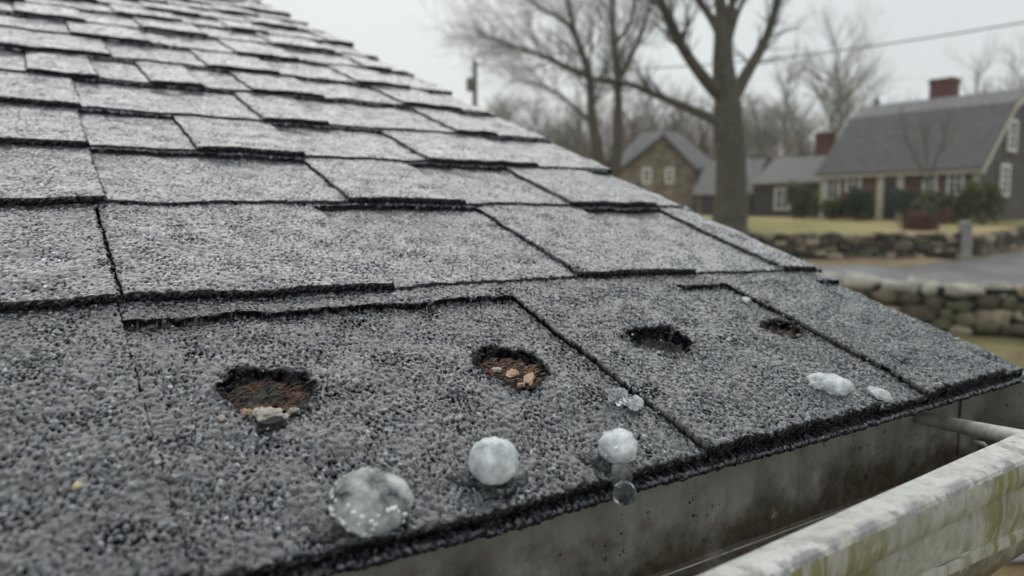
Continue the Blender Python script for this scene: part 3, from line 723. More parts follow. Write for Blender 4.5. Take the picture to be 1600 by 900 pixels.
for i, (x, yt, d) in enumerate(spots):
    lab = 'misty bare tree '+['just right of the utility pole, left end of the far row', 'low behind the roof edge, second from the utility pole', 'behind the left stem of the twin-stemmed tree, far row',
        'seen between the twin stems, in the far misty row', 'just right of the twin stems, behind the stone house', 'straight behind the peak of the stone house gable', 'behind the right slope of the stone house roof',
        'close behind the left side of the big trunk', 'close behind the right side of the big trunk', 'far behind the join of cottage and low wing roofs', 'far behind the low wing, left of its red chimney',
        'above the left end of the gambrel roof', 'above the middle of the gambrel roof, left of the chimney'][i]
    if i < 3:
        protos.append(far_tree(lab, x, 300, yt, d, 40+i, M['twig_brown'] if i == 1 else M['twig_grey'], 7, 3, G, spread=1.35))
        protos[-1]['H'] = float(P(x, yt, d)[2]-P(x, 300, d)[2])
    else:
        s = protos[i % 3]; b = P(x, 300, d); k = (P(x, yt, d)[2]-b[2])/s['H']
        c = s.copy(); COL.objects.link(c); c['label'] = lab; c.location = tuple(b); c.scale = (k, k, k); c.rotation_euler = (0, 0, rnd0.uniform(0, 6.28))
        for ch in s.children:
            g_ = ch.copy(); COL.objects.link(g_); g_.parent = c
# far wood as one mass
wood = MB(); rw = random.Random(4)
for i in range(420):
    x = rw.uniform(760, 1640); d = rw.uniform(105, 150); b = P(x, 318, d); H = rw.uniform(8, 16)*(1.12 if x < 1250 else .62)*(d/125)
    wood.tube([b-UPV*2, b+UPV*H*.5, b+UPV*H+Rv*rw.uniform(-1, 1)], [.16, .1, .03], 3, False)
    for k in range(46):
        q = b+UPV*H*rw.uniform(.1, .98); a = rw.uniform(0, 6.28); l = rw.uniform(1.2, 3.0)
        m_ = q+np.array([math.cos(a)*l*.5, math.sin(a)*l*.5, l*.4]); t_ = q+np.array([math.cos(a+.3)*l, math.sin(a+.3)*l, l])
        wood.tube([q, m_, t_], [.045, .03, .012], 3, False)
solo(wood, 'wood', M['twig_brown'], None, None, kind='stuff', smooth=False)

# utility pole and wires
pb_ = P(742, 300, 60); e = empty('utility_pole', pb_, 'far wooden utility pole with a transformer, just above the roof line', 'utility pole')
mb = MB(); mb.tube([pb_-UPV, P(742, 95, 60)], [.26, .2], 8); part(mb, 'pole', M['pole_wood'], e, smooth=True)
mb = MB(); mb.tube([P(735, 142, 59.8), P(735, 122, 59.8)], [.32, .32], 10); part(mb, 'transformer', M['pole_wood'], e, smooth=True)
def wire(pts, r, label):
    mb = MB(); mb.tube(pts, [r]*len(pts), 4); solo(mb, 'overhead_wire', M['wire_black'], label, 'wire')
def cat_(a, b, sag, n=14):
    return [a+(b-a)*i/n-UPV*sag*4*(i/n)*(1-i/n) for i in range(n+1)]
wire(cat_(P(742, 100, 60), P(1780, 3, 26), 1.2), .035, 'thick overhead wire crossing the sky above the chimney')
wire(cat_(P(742, 112, 60), P(1800, 120, 34), 0.3), .007, 'thin lower overhead wire passing behind the bare trees')

# ================================================================ SHRUBS
def shrub(label, x0, x1, ytop, ybase, d, mat, seed, n=1400, leaf=.085, cat='shrub', bare=False):
    rnd = random.Random(seed); B = P((x0+x1)/2, ybase, d); T = P((x0+x1)/2, ytop, d); W = (x1-x0)/F_PX*d/2; H = T[2]-B[2]
    e = empty('shrub', B, label, cat); st = MB(); lf = MB()
    lobes = [(rnd.uniform(-.6, .6)*W, rnd.uniform(-.5, .5)*W, rnd.uniform(.3, .72)*H, rnd.uniform(.28, .5)) for _ in range(9)]
    for i in range(10):
        l = lobes[i % 9]; st.tube([B-UPV*.2, B+Rv*l[0]*.5+FH*l[1]*.5+UPV*l[2]*.5, B+Rv*l[0]+FH*l[1]+UPV*l[2]], [.03, .02, .01], 4, False)
    part(st, 'stem', M['twig_brown'], e)
    for i in range(n):
        l = rnd.choice(lobes); v = np.array([rnd.gauss(0, 1) for _ in range(3)]); v /= np.linalg.norm(v); v *= rnd.uniform(.5, 1.05)
        c = B+Rv*(l[0]+v[0]*l[3]*W)+FH*(l[1]+v[1]*l[3]*W)+UPV*max(.02, l[2]+v[2]*l[3]*H*.8)
        a = np.array([rnd.gauss(0, 1) for _ in range(3)]); a /= np.linalg.norm(a); b = np.cross(a, [rnd.gauss(0, 1), rnd.gauss(0, 1), 1]); b /= np.linalg.norm(b)
        k = leaf*rnd.uniform(.6, 1.4)
        if bare: lf.tube([c, c+a*k*3], [.012, .004], 3, False)
        else: lf.add([c-a*k, c-b*k*.45, c+a*k, c+b*k*.45], [(0, 1, 2, 3)])
    part(lf, 'foliage', mat, e); return e
shrub('rounded green evergreen shrub at the left corner of the big house', 1225, 1284, 280, 345, 42.5, M['leaf_green'], 1, 2200, .11)
shrub('low green shrub under the first window of the big house', 1272, 1330, 304, 345, 41.5, M['leaf_green'], 2, 1800, .10)
shrub('dark green shrub left of the front door', 1308, 1370, 292, 346, 40.5, M['leaf_dark'], 3, 2200, .10)
shrub('dark green shrub right of the front door', 1384, 1452, 294, 345, 39.5, M['leaf_dark'], 4, 2200, .10)
shrub('olive green shrub below the right-hand front windows', 1414, 1510, 298, 350, 38, M['leaf_green'], 5, 2200, .10)
shrub('tall olive shrub at the right corner of the big house', 1500, 1572, 276, 350, 36.5, M['leaf_green'], 6, 2400, .10)
shrub('leafless reddish brown shrub on the lawn by the granite post', 1400, 1480, 324, 366, 33, M['leaf_red'], 7, 2200, .08, bare=True)
shrub('small dark conifer top showing above the left end of the gambrel roof', 1352, 1386, 150, 300, 60, M['leaf_dark'], 8, 900, .3)
# small ornamental tree in front of the gambrel roof
limb_tree('small bare ornamental tree standing in front of the gambrel roof', P(1447, 345, 35),
    [[(1447, 285, .05, 0), (1435, 255, .04, .2), (1420, 225, .025, .3), (1412, 200, .012, .4)],
     [(1450, 285, .05, 0), (1462, 250, .04, -.2), (1475, 220, .025, -.2), (1480, 195, .012, -.2)],
     [(1448, 270, .04, 0), (1448, 240, .03, .3), (1445, 205, .015, .3)]],
    [(1447, 350, .09, 0), (1447, 320, .075, 0), (1448, 285, .06, 0)], M['twig_brown'], M['bark'], 12, 35, 3, 1, .42)

# ================================================================ THE NEAR ROOF
VC = [0.962, 2.03, 2.868, 3.59, 4.32, 5.12, 5.90, 6.73, 7.55, 8.38]
while VC[-1] < 18.5: VC.append(VC[-1]+0.80)
U_RAKE = 3.19; U_L = -2.6
TH = 0.027; TOOTH = 0.017
def interp_edge(k, u):
    if k == 0: return np.interp(u, [.29, .81, 1.18, 1.93, 3.14], [.967, .952, .963, .961, .981])
    if k == 1: return np.interp(u, [-.07, .22, .965, 1.77, 2.5, 3.19], [2.028, 2.039, 2.021, 2.03, 1.99, 1.94])
    if k == 2: return np.interp(u, [-.07, 1.15, 3.25], [2.838, 2.892, 2.862])
    return VC[k]+0.012*np.sin(u*1.9+k*2.1)
# joints of each course and the right end of each raised tab (in roof-grid units)
JN = {0: [-1.0, .192, 1.405, 2.47], 1: [-.95, .208, 1.78, 2.95], 2: [-.22, 1.167, 2.36], 3: [-.5, .685, 1.878], 4: [-.15, 1.17, 2.45],
      5: [.045, .69, 1.31, 2.42], 6: [-.2, 1.18, 2.335], 7: [.355, 1.565, 2.75], 8: [.0, .95, 2.1]}
TE = {0: [.3, .2, 2.171, 3.02], 1: [.2, 1.0, 2.39, 3.16], 2: [.24, 1.73, 2.95], 3: [.24, 1.19, 2.61], 4: [.26, 1.55, 2.76],
      5: [.4, 1.0, 1.8, 2.9], 6: [.55, 1.7, 2.8], 7: [.9, 2.1, 3.0], 8: [.5, 1.5, 2.7]}
rj = random.Random(31)
for k in range(9, len(VC)-1):
    a = rj.uniform(-.3, .3); JN[k] = []; TE[k] = []
    while a < U_RAKE-.2: JN[k].append(a); TE[k].append(a+rj.uniform(.35, .7)); a += rj.uniform(1.0, 1.3)
for k in JN:                                 # carry every course on to the left, outside the picture
    while JN[k][0] > U_L+.5: a = JN[k][0]-rj.uniform(1.05, 1.3); JN[k].insert(0, a); TE[k].insert(0, a+rj.uniform(.4, .7))
# periodic noise fields, one sample per 0.45 mm of roof
N = 2048; PX = 0.0025
def band(lam, bw=0.45, seed=0, aniso=1.0):
    r = np.random.default_rng(seed); w_ = np.fft.rfft2(r.standard_normal((N, N)))
    ky = np.fft.fftfreq(N)[:, None]*aniso; kx = np.fft.rfftfreq(N)[None, :]; kk = np.sqrt(kx*kx+ky*ky)+1e-9
    g = np.exp(-(np.log(kk*lam/PX)/bw)**2/2); f = np.fft.irfft2(w_*g, s=(N, N)); return (f/f.std()).astype(np.float32)
n_big = band(.045, .5, 1); n_worm = band(.0165, .5, 2, 1.7); n_fine = band(.009, .4, 3); n_pit = band(.0155, .6, 4, 1.6); n_mid = band(.0215, .55, 14, 1.6); n_edge = band(.03, .8, 5); n_huge = band(.35, .5, 6)
def samp(f, u, v):
    x = (u/PX) % N; y = (v/PX) % N; x0 = np.floor(x).astype(int); y0 = np.floor(y).astype(int); fx = x-x0; fy = y-y0
    x0 %= N; y0 %= N; x1 = (x0+1) % N; y1 = (y0+1) % N
    return (f[y0, x0]*(1-fx)+f[y0, x1]*fx)*(1-fy)+(f[y1, x0]*(1-fx)+f[y1, x1]*fx)*fy
def sstep(a, b, x): t = np.clip((x-a)/(b-a), 0, 1); return t*t*(3-2*t)
HOLES = []
for (x, y), ru, rv_, rusty, dep in [((418, 610), .110, .112, 1.0, .036), ((800, 573), .108, .120, .6, .036), ((1030, 538), .118, .10, .12, .038), ((1222, 513), .085, .075, .35, .034)]:
    u, v = bp(x, y); HOLES.append((u, v, ru, rv_, rusty, dep))
def surface(u, v):
    """granule relief: height (grid units), pit mask"""
    b = samp(n_big, u, v); wv = samp(n_worm, u, v); f = samp(n_fine, u, v); p_ = samp(n_pit, u+.37, v+.11)
    e_ = samp(n_mid, u+.21, v+.4); hg = samp(n_huge, u*1.7+.3, v*1.7)
    cr1 = sstep(.34, .08, np.abs(wv))*sstep(-.1, .8, samp(n_big, u+.63, v+.29))      # creases between the granule clumps
    cr2 = sstep(.34, .08, np.abs(e_))*sstep(0, .9, samp(n_mid, u+.8, v+.9)+.5*hg)
    pit = sstep(1.0, 1.35, p_+.3*hg)
    bald = sstep(1.2, 1.9, samp(n_mid, u+.11, v+.77)+.5*hg)
    crev = np.clip(np.maximum(cr1*.9, np.maximum(cr2, pit)), 0, 1)
    h = .0009*e_+.0008*b+.0004*f-.0026*crev-.0018*pit-.0012*bald
    tone = np.clip(.5+.22*f+.20*e_+.12*b+.14*hg, 0, 1)
    return h, np.clip(crev+.3*bald, 0, 1), tone
def holes_of(u, v, h):
    hole = np.zeros_like(h); rust = np.zeros_like(h); WALL = np.zeros_like(h)
    for hu, hv, ru, rv_, rusty, dep in HOLES:
        du = (u-hu)/ru; dv = (v-hv)/rv_; r = np.sqrt(du*du+dv*dv); a = np.arctan2(dv, du)
        r = r*(1+.08*np.sin(a*3+hu*9)+.04*np.sin(a*5+hv*5))+.05*samp(n_big, u*.45, v*.45)
        wall = sstep(1.0, .90, r)
        tilt = np.clip(.62+.42*dv, .18, 1.0)
        floor = -dep*tilt+.0045*samp(n_big, u*.8, v*.8)+.0025*samp(n_worm, u, v)
        rim = .004*np.exp(-((r-1.08)/.09)**2)*(1+.8*samp(n_big, u, v))
        h = h*(1-wall)+(floor+h*.3)*wall+rim
        WALL = np.maximum(WALL, sstep(1.04, .985, r)*sstep(.86+.06*np.clip(.2-dv, 0, 1), .93, r+.05*samp(n_big, u, v))); hole = np.maximum(hole, sstep(1.06, .97, r)); rust = np.maximum(rust, sstep(.93, .80, r)*rusty)  # WALL masks the hole wall painted black in place of undercut shade
        halo = .6*sstep(1.5, 1.05, r+.15*samp(n_big, u, v)); 
    return h, hole, rust, WALL
def grid_mesh(name, mat, pts, attrs, parent):
    n, k = pts.shape[:2]; base = base_of(parent)
    idx = np.arange(n*k, dtype=np.int32).reshape(n, k)
    q = np.stack([idx[:-1, :-1], idx[:-1, 1:], idx[1:, 1:], idx[1:, :-1]], -1).reshape(-1, 4)
    me = bpy.data.meshes.new(name); me.vertices.add(n*k); me.vertices.foreach_set('co', (pts-base).astype(np.float32).ravel())
    me.loops.add(q.size); me.loops.foreach_set('vertex_index', q.ravel()); me.polygons.add(len(q))
    me.polygons.foreach_set('loop_start', np.arange(0, q.size, 4, dtype=np.int32)); me.polygons.foreach_set('use_smooth', np.ones(len(q), bool))
    for an, av in attrs.items():
        a = me.attributes.new(an, 'FLOAT', 'POINT'); a.data.foreach_set('value', av.astype(np.float32).ravel())
    me.update(); me.validate(); me.materials.append(mat)
    return link(bpy.data.objects.new(name, me), parent)
e = empty('near_house', CAM+S*np.array([1.6, 2.2, 0])-np.array([0, 0, CAM[2]]), 'near house whose dark grey shingle roof with hail holes fills the left foreground', 'house')
HOUSE = e
def shingle(k, u0, u1, ut):
    v1n = VC[k+1]; near = u1 > -.45
    res = [.0035, .0052, .0065, .008, .0095, .012, .014, .016][k] if k < 8 else .020
    if not near: res = max(res, .03)
    if k == 0 and u1 < .3 and near: res = .0035
    gap = .0013
    if k == 0 and (abs(u0-.192) < .01 or abs(u1-.192) < .01): gap = .0016
    eL, eR = u0+gap, u1-gap if u1 < U_RAKE-.01 else u1
    nu = max(8, int((eR-eL)/res)); Vb = VC[k]; nv = max(6, int((v1n-Vb+.05)/res))
    uu = np.linspace(eL, eR, nu); tt_ = np.linspace(0, 1, nv)
    U, T = np.meshgrid(uu, tt_)
    e0 = interp_edge(k, U); e1 = interp_edge(k+1, U)+.03
    V = e0+T*(e1-e0)
    expo = (V-e0)/(e1-.03-e0)
    h = TH*(0.5-expo)
    # raised tab / recess
    rt_ = (.115 if k == 0 else .03)
    rec = sstep(ut-.004, ut+.004, U+.003*samp(n_big, U, V))*sstep(e1-.03-rt_+.004, e1-.03-rt_-.003, V+.0035*samp(n_big, U*.6, V))
    if k == 0 and abs(u0-.192) < .01: rec = sstep(e1-.03-rt_+.003, e1-.03-rt_-.003, V+.0025*samp(n_big, U*.4, V*.4))
    h = h+TOOTH*(1-rec)*(1.15 if k == 0 else 1.0)
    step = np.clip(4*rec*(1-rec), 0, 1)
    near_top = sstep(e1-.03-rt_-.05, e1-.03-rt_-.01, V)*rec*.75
    wear = .006*samp(n_huge, U, V); h = h+wear*.4
    g, pit, tone = surface(U, V); fade = [1.0, .75, .6, .5][min(k, 3)]
    recU = sstep(ut-.004, ut+.01, U); vs0 = e1-.03-rt_
    line = sstep(.0055, .0015, np.abs(V-vs0-.001+.002*samp(n_big, U*.5, V*.5)+.0015*samp(n_worm, U, V)))*(1.0 if (k == 0 and abs(u0-.192) < .01) else recU)
    pit = pit*[1.0, .9, .8, .75][min(k, 3)]
    h = h+g*fade*(1-.8*line)
    rl_ = TOOTH*.3*np.exp(-((U-eL)/.02)**2)  # slightly curled joint edge
    h = h-rl_*.6
    hole = np.zeros_like(h); rust = np.zeros_like(h); wall = np.zeros_like(h)
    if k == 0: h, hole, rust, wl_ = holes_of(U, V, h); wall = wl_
    # dark bare asphalt along worn lower edge
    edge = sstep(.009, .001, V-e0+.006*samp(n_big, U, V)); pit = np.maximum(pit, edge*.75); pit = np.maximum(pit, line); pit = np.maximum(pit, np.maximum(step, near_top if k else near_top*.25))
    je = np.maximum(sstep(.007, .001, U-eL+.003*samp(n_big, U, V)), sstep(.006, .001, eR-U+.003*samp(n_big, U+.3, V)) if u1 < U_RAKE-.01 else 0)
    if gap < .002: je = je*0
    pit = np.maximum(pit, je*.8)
    pts_h = h
    # ragged borders
    amp = .0026
    Vr = V.copy(); Ur = U.copy()
    Vr = Vr + (amp*.7*samp(n_edge, U*.3, V*0+.2*k)+.0008*samp(n_big, U, V*0+.7*k))*sstep(.03, 0, V-e0)
    Ur = Ur + amp*.6*samp(n_edge, V*.5, U*0+.37*k)*(sstep(.02, 0, U-eL)-0*U+sstep(.02, 0, eR-U))
    # front face rows
    bot = -TH/2-.010
    fu = uu; hf = h[0]; vf = Vr[0]; rows = []
    for s_ in (.10, .2, .3, .4, .5, .6, .72, .85, 1.0):
        dv = -.003*math.sin(min(1, s_/.5)*math.pi)+.016*max(0, s_-.35)
        ns = .0006*samp(n_big, fu+.2, fu*0+s_*.05+.13*k)+.0005*samp(n_worm, fu, fu*0+s_*.05+.4*k)
        rows.append((Ur[0], vf+dv+ns, hf+(bot-hf)*s_+.0012*samp(n_fine, fu, fu*0+s_*.05)))
    R_ = rows[::-1]
    Uf = np.vstack([np.array([r[0] for r in R_]), Ur]); Vf = np.vstack([np.array([r[1] for r in R_]), Vr]); Hf = np.vstack([np.array([r[2] for r in R_]), h])
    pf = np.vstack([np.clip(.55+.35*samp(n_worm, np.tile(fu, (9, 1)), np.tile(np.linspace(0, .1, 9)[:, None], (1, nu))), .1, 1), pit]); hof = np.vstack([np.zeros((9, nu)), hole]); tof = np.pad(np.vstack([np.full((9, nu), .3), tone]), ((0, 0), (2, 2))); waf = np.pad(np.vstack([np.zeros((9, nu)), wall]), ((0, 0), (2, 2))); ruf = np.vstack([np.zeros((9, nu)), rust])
    # side columns
    def side(c, du):
        cols = []
        for s_, dd_ in ((.5, .35), (1.0, 1.0)):
            cols.append((Uf[:, c]+du*dd_, Vf[:, c], Hf[:, c]+(np.minimum(Hf[:, c], -TH*.5-.012+0*Hf[:, c])-Hf[:, c])*s_))
        return cols
    Lc = side(0, .002)[::-1]; Rc = side(-1, -.002)
    cat = lambda i, A: np.hstack([np.stack([c[i] for c in Lc], 1), A, np.stack([c[i] for c in Rc], 1)])
    Uf, Vf, Hf = cat(0, Uf), cat(1, Vf), cat(2, Hf)
    pf = np.pad(pf, ((0, 0), (2, 2)), constant_values=1.0); hof = np.pad(hof, ((0, 0), (2, 2))); ruf = np.pad(ruf, ((0, 0), (2, 2)))
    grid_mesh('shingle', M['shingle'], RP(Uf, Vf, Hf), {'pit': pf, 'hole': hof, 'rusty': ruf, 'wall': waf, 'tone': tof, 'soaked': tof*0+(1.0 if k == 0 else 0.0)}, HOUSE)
for k in range(len(VC)-1):
    js = JN[k]+[U_RAKE+.03*math.sin(k*2.3)]
    for i in range(len(js)-1): shingle(k, js[i], js[i+1], TE[k][i])
# starter strip showing under the eave edge
uu = np.linspace(U_L-.6, U_RAKE-.02, 1900)
rows = []; pms = []
for vo, hh in [(.10, -.016), (.03, -.016), (.012, -.0162), (.004, -.0165), (-.004, -.017), (-.011, -.0175), (-.016, -.019), (-.019, -.0215), (-.0205, -.0245), (-.021, -.028), (-.020, -.031), (-.018, -.034), (-.013, -.037), (-.004, -.039), (.01, -.041), (.10, -.042)]:
    e0 = interp_edge(0, uu); arc = len(rows)*.0065; nm_ = samp(n_mid, uu, uu*0+arc); nw_ = samp(n_worm, uu+.3, uu*0+arc)
    rows.append((uu, e0+vo+.002*samp(n_edge, uu*.3, uu*0+.3)*(1 if vo < .02 else 0)+.0008*nm_+.0005*nw_, uu*0+hh+.0006*nm_))
    pms.append(np.clip(.45-.3*nw_-.25*nm_, 0, 1))
A = [np.array([r[i] for r in rows]) for i in range(3)]
pm = np.array(pms)
grid_mesh('starter_strip', M['shingle'], RP(A[0], A[1], A[2])[::-1], {'pit': pm[::-1], 'hole': pm*0, 'rusty': pm*0, 'tone': pm*0+.45, 'soaked': pm*0+1}, HOUSE)
# deck, fascia, gable wall and body of the house
def rp1(u, v, h): return RP(np.array(u), np.array(v), np.array(h))
mb = MB(); a = [rp1(u, v, h) for h in (-.05, -.10) for u, v in ((U_L-.6, 1.18), (U_RAKE-.06, 1.18), (U_RAKE-.06, 18.4), (U_L-.6, 18.4))]
mb.add(a, [(0, 1, 2, 3), (7, 6, 5, 4), (0, 4, 5, 1), (1, 5, 6, 2), (2, 6, 7, 3), (3, 7, 4, 0)]); part(mb, 'roof_deck', M['roof_deck_wood'], e)
y_f = 1.46*S; xr = (U_RAKE-.15)*S; xl = (U_L-.5)*S; zt = CAM[2]-.66*S
mb = MB(); mb.box((xl, y_f, zt-1.0*S), (xr-xl, 0, 0), (0, .02, 0), (0, 0, .93*S)); part(mb, 'fascia', M['house_paint'], e)
ridge = rp1(0, 18.4, -.15); zr_ = ridge[2]; yr = ridge[1]
mb = MB(); vs = []
for x in (xl+.05, xr-.03):
    for y, z in ((y_f+.05, 0), (y_f+.05, zt-.12*S), (yr, zr_-.02), (2*yr-y_f, zt-.12*S), (2*yr-y_f, 0)): vs.append((x, y, z))
mb.add(vs, [(0, 1, 6, 5), (1, 2, 7, 6), (2, 3, 8, 7), (3, 4, 9, 8), (0, 5, 9, 4), (4, 3, 2, 1, 0), (5, 6, 7, 8, 9)]); part(mb, 'wall', M['house_paint'], e)
mb = MB(); mb.box((xl, yr+.01, zr_-.02), (xr-xl+.02, 0, 0), (0, (yr-y_f), -(zr_-zt)), (0, 0, .02)); part(mb, 'rear_roof', M['old_roof'], e)

# ================================================================ GUTTER
XE = 3.25                                    # end cap position (grid units)
X0, X1 = -2.4, XE
def gl(xa, A_, xb, B_): return lambda X: A_+(B_-A_)*(X-xa)/(xb-xa)
RZ = -.63
def on_z(x, y, z): r = ray(x, y); return r*(z/r[2])
i0, i1 = on_z(1100, 895, RZ), on_z(1600, 672, RZ)
Yin = gl(i0[0], i0[1], i1[0], i1[1])
c0 = ray(1200, 898); c0 = c0*((Yin(1.1)-.092)/c0[1]); c1 = ray(1600, 716); c1 = c1*((Yin(2.3)-.092)/c1[1])
Ycr = gl(c0[0], c0[1], c1[0], c1[1]); Zcr = gl(c0[0], c0[2], c1[0], c1[2])
l0 = ray(1340, 898); l0 = l0*((Ycr(1.4)-.004)/l0[1]); l1 = ray(1600, 764); l1 = l1*((Ycr(2.2)-.004)/l1[1])
Zlp = gl(l0[0], l0[2], l1[0], l1[2])
m0 = ray(1476, 898); m0 = m0*((Ycr(1.5)+.055)/m0[1]); m1 = ray(1600, 834); m1 = m1*((Ycr(2.2)+.055)/m1[1])
Zbd = gl(m0[0], m0[2], m1[0], m1[2])
YB = 1.425; ZBOT = -1.06
def W_(X, Y, Z): return CAM+S*np.array([X, Y, Z])
e = empty('gutter', W_(1.6, 1.1, ZBOT), 'weathered white metal gutter hanging below the shingle edge, its inside stained brown', 'gutter')
Xs = np.concatenate([np.linspace(X0, .6, 12), np.linspace(.65, X1, 110)])
def loft(prof, name, mat, smooth=False, jit=0.0, edge=()):
    """prof: list of functions X -> (Y, Z)"""
    mb = MB(); n = len(prof); vs = []
    for X in Xs:
        for j, f in enumerate(prof):
            y, z = f(X)
            if jit and j not in (0, n-1):
                y += jit*mnoise.noise(Vector((X*9, j*3.1, .5))); z += jit*mnoise.noise(Vector((X*11, j*2.1, 7.5)))
            vs.append(W_(X, y, z))
    fs = [(i*n+j, (i+1)*n+j, (i+1)*n+j+1, i*n+j+1) for i in range(len(Xs)-1) for j in range(n-1)]
    mb.add(vs, fs); o = part(mb, name, mat, e, smooth)
    if smooth: o.data.set_sharp_from_angle(angle=math.radians(28))
    a = o.data.attributes.new('edge', 'FLOAT', 'POINT'); a.data.foreach_set('value', [1.0 if j in edge else 0.0 for X in Xs for j in range(n)]); return o
# inside: back wall, floor, front inside
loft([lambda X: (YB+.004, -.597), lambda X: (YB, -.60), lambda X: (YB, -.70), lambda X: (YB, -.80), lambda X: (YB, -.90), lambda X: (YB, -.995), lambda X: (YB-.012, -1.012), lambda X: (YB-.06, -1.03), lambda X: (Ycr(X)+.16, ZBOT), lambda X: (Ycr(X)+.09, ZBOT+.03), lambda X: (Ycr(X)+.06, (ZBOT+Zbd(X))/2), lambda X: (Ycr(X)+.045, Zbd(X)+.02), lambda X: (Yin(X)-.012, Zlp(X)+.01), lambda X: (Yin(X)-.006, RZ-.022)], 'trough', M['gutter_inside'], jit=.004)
# rim: hem, rounded top, lip
loft([lambda X: (Yin(X)-.006, RZ-.024), lambda X: (Yin(X)+.004, RZ-.018), lambda X: (Yin(X)+.006, RZ-.006), lambda X: (Yin(X), RZ),
      lambda X: (Yin(X)*.66+Ycr(X)*.34, RZ*.66+Zcr(X)*.34+.004), lambda X: (Yin(X)*.33+Ycr(X)*.67, RZ*.33+Zcr(X)*.67+.004), lambda X: (Ycr(X)+.012, Zcr(X)+.002), lambda X: (Ycr(X)+.002, Zcr(X)-.004), lambda X: (Ycr(X)-.002, Zcr(X)-.014)], 'rim', M['gutter_rim'], True, jit=.0006, edge=(6, 7, 8))
loft([lambda X: (Ycr(X)-.002, Zcr(X)-.0142), lambda X: (Ycr(X)-.006, (Zcr(X)+Zlp(X))/2), lambda X: (Ycr(X)-.002, Zlp(X)+.012), lambda X: (Ycr(X)+.006, Zlp(X)), lambda X: (Ycr(X)+.026, Zlp(X)-.002), lambda X: (Ycr(X)+.034, Zlp(X)-.012),
      lambda X: (Ycr(X)+.030, (Zlp(X)+Zbd(X))/2), lambda X: (Ycr(X)+.045, Zbd(X)+.02), lambda X: (Ycr(X)+.040, Zbd(X)+.004), lambda X: (Ycr(X)+.040, Zbd(X)-.012), lambda X: (Ycr(X)+.06, Zbd(X)-.03),
      lambda X: (Ycr(X)+.085, (Zbd(X)+ZBOT)/2-.01), lambda X: (Ycr(X)+.16, ZBOT-.008), lambda X: (YB-.05, ZBOT-.008), lambda X: (YB+.012, ZBOT+.02), lambda X: (YB+.012, -.664)], 'front_face', M['gutter_face'], True, jit=.0008)
# end cap
mb = MB(); X = X1; outl = [(YB+.01, -.655), (YB+.01, ZBOT), (Ycr(X)+.14, ZBOT), (Ycr(X)+.05, -.95), (Ycr(X)+.01, Zlp(X)), (Ycr(X), Zcr(X)+.002)]
vs = [W_(X+dx, y, z) for dx in (0, .02) for y, z in outl]; n = len(outl)
mb.add(vs, [tuple(range(n)), tuple(range(2*n-1, n-1, -1))]+[(i, i+n, (i+1) % n+n, (i+1) % n) for i in range(n)]); part(mb, 'end_cap', M['gutter_inside'], e)
mb = MB(); mb.tube([W_(X+.008, YB+.02, -.618), W_(X+.008, (YB+Ycr(X))/2, (-.618+Zcr(X))/2), W_(X+.008, Ycr(X), Zcr(X))], [.018*S]*3, 8); part(mb, 'end_cap_rim', M['gutter_rim'], e, True)
mb = MB(); mb.tube([W_(x_, YB-.010, -1.006) for x_ in np.linspace(X0, X1-.01, 40)], [.0005]*40, 6); part(mb, 'seam_bead', M['gutter_rim'], e, True)
print('ZBD', Zbd(1.5), Zbd(3.0), Ycr(1.2), Ycr(3.2), Zcr(1.2), Zcr(3.2))
# seam strip on the back wall
mb = MB(); q = at_y(1500, 650, YB-.006); mb.box((q[0], q[1]-.0012, CAM[2]-.99*S), (.014, 0, 0), (0, .0010, 0), (0, 0, .38*S)); part(mb, 'seam', M['gutter_inside'], e)
# hanger bar
h0 = at_y(1437, 640, YB-.01); h1 = at_y(1452, 656, 1.37); h1b = at_y(1475, 661, 1.32); h2 = at_y(1605, 686, Yin(2.45)+.0)
h3 = h2+(h2-h1b)*.1
h0c = at_y(1433, 652, YB-.005)
mb = MB(); mb.tube([h0c, h1*.5+h0c*.5, h1, h1b, h1b*.5+h2*.5, h2, h3], [.0040, .0044, .0046, .0046, .0045, .0045, .0045], 12); part(mb, 'hanger_bar', M['steel'], e, True)
mb = MB(); q = at_y(1537, 694, 1.15); mb.tube([q+np.array([0, .006, .0]), q, q-np.array([0, .002, .001])], [.0012, .0014, .0008], 8); part(mb, 'screw', M['gutter_rim'], e, True)
# downpipe below
q = ray(1524, 892); q = q*((Ycr(2.0)+.30)/q[1]); mb = MB(); wpx = .05
Xd = q[0]; yd = q[1]
mb.box(W_(Xd-.03, yd, -14.5), (.09*S*1.0, 0, 0), (0, .3*S, 0), (0, 0, (14.5-1.05)*S)); part(mb, 'downpipe', M['gutter_rim'], e)

# ================================================================ HAIL, MELTWATER AND CRUMBS ON THE ROOF
def local_h(u, v): return TH*(0.5-(v-.962)/1.07)
def roof_blob(name, mat, x, y, ru, rv_, rh, seed, label, cat, sub=3, rough=.1, sink=.25, group=None, sq=1.0, rot=0.0, parent=None, lift=0.0, hf=0.0):
    """(x, y): where the lump's middle is seen; half sizes in grid units"""
    r = ray(x, y); hc = rh*(1-sink)+.0+lift
    q = r*((hc-1)/(r@NR)); u, v = q[0], q@SR
    mb = MB(); c = RP(np.array(u), np.array(v), np.array(hc+local_h(u, v)))
    ax = np.array([1., 0, 0])*math.cos(rot)+SR*math.sin(rot); ay = -np.array([1., 0, 0])*math.sin(rot)+SR*math.cos(rot)
    blob(mb, c, ax*ru*S, ay*rv_*S, NR*rh*S, seed, sub, rough, sq, hf)
    if parent is not None: return part(mb, name, mat, parent, True)
    return solo(mb, name, mat, label, cat, group)
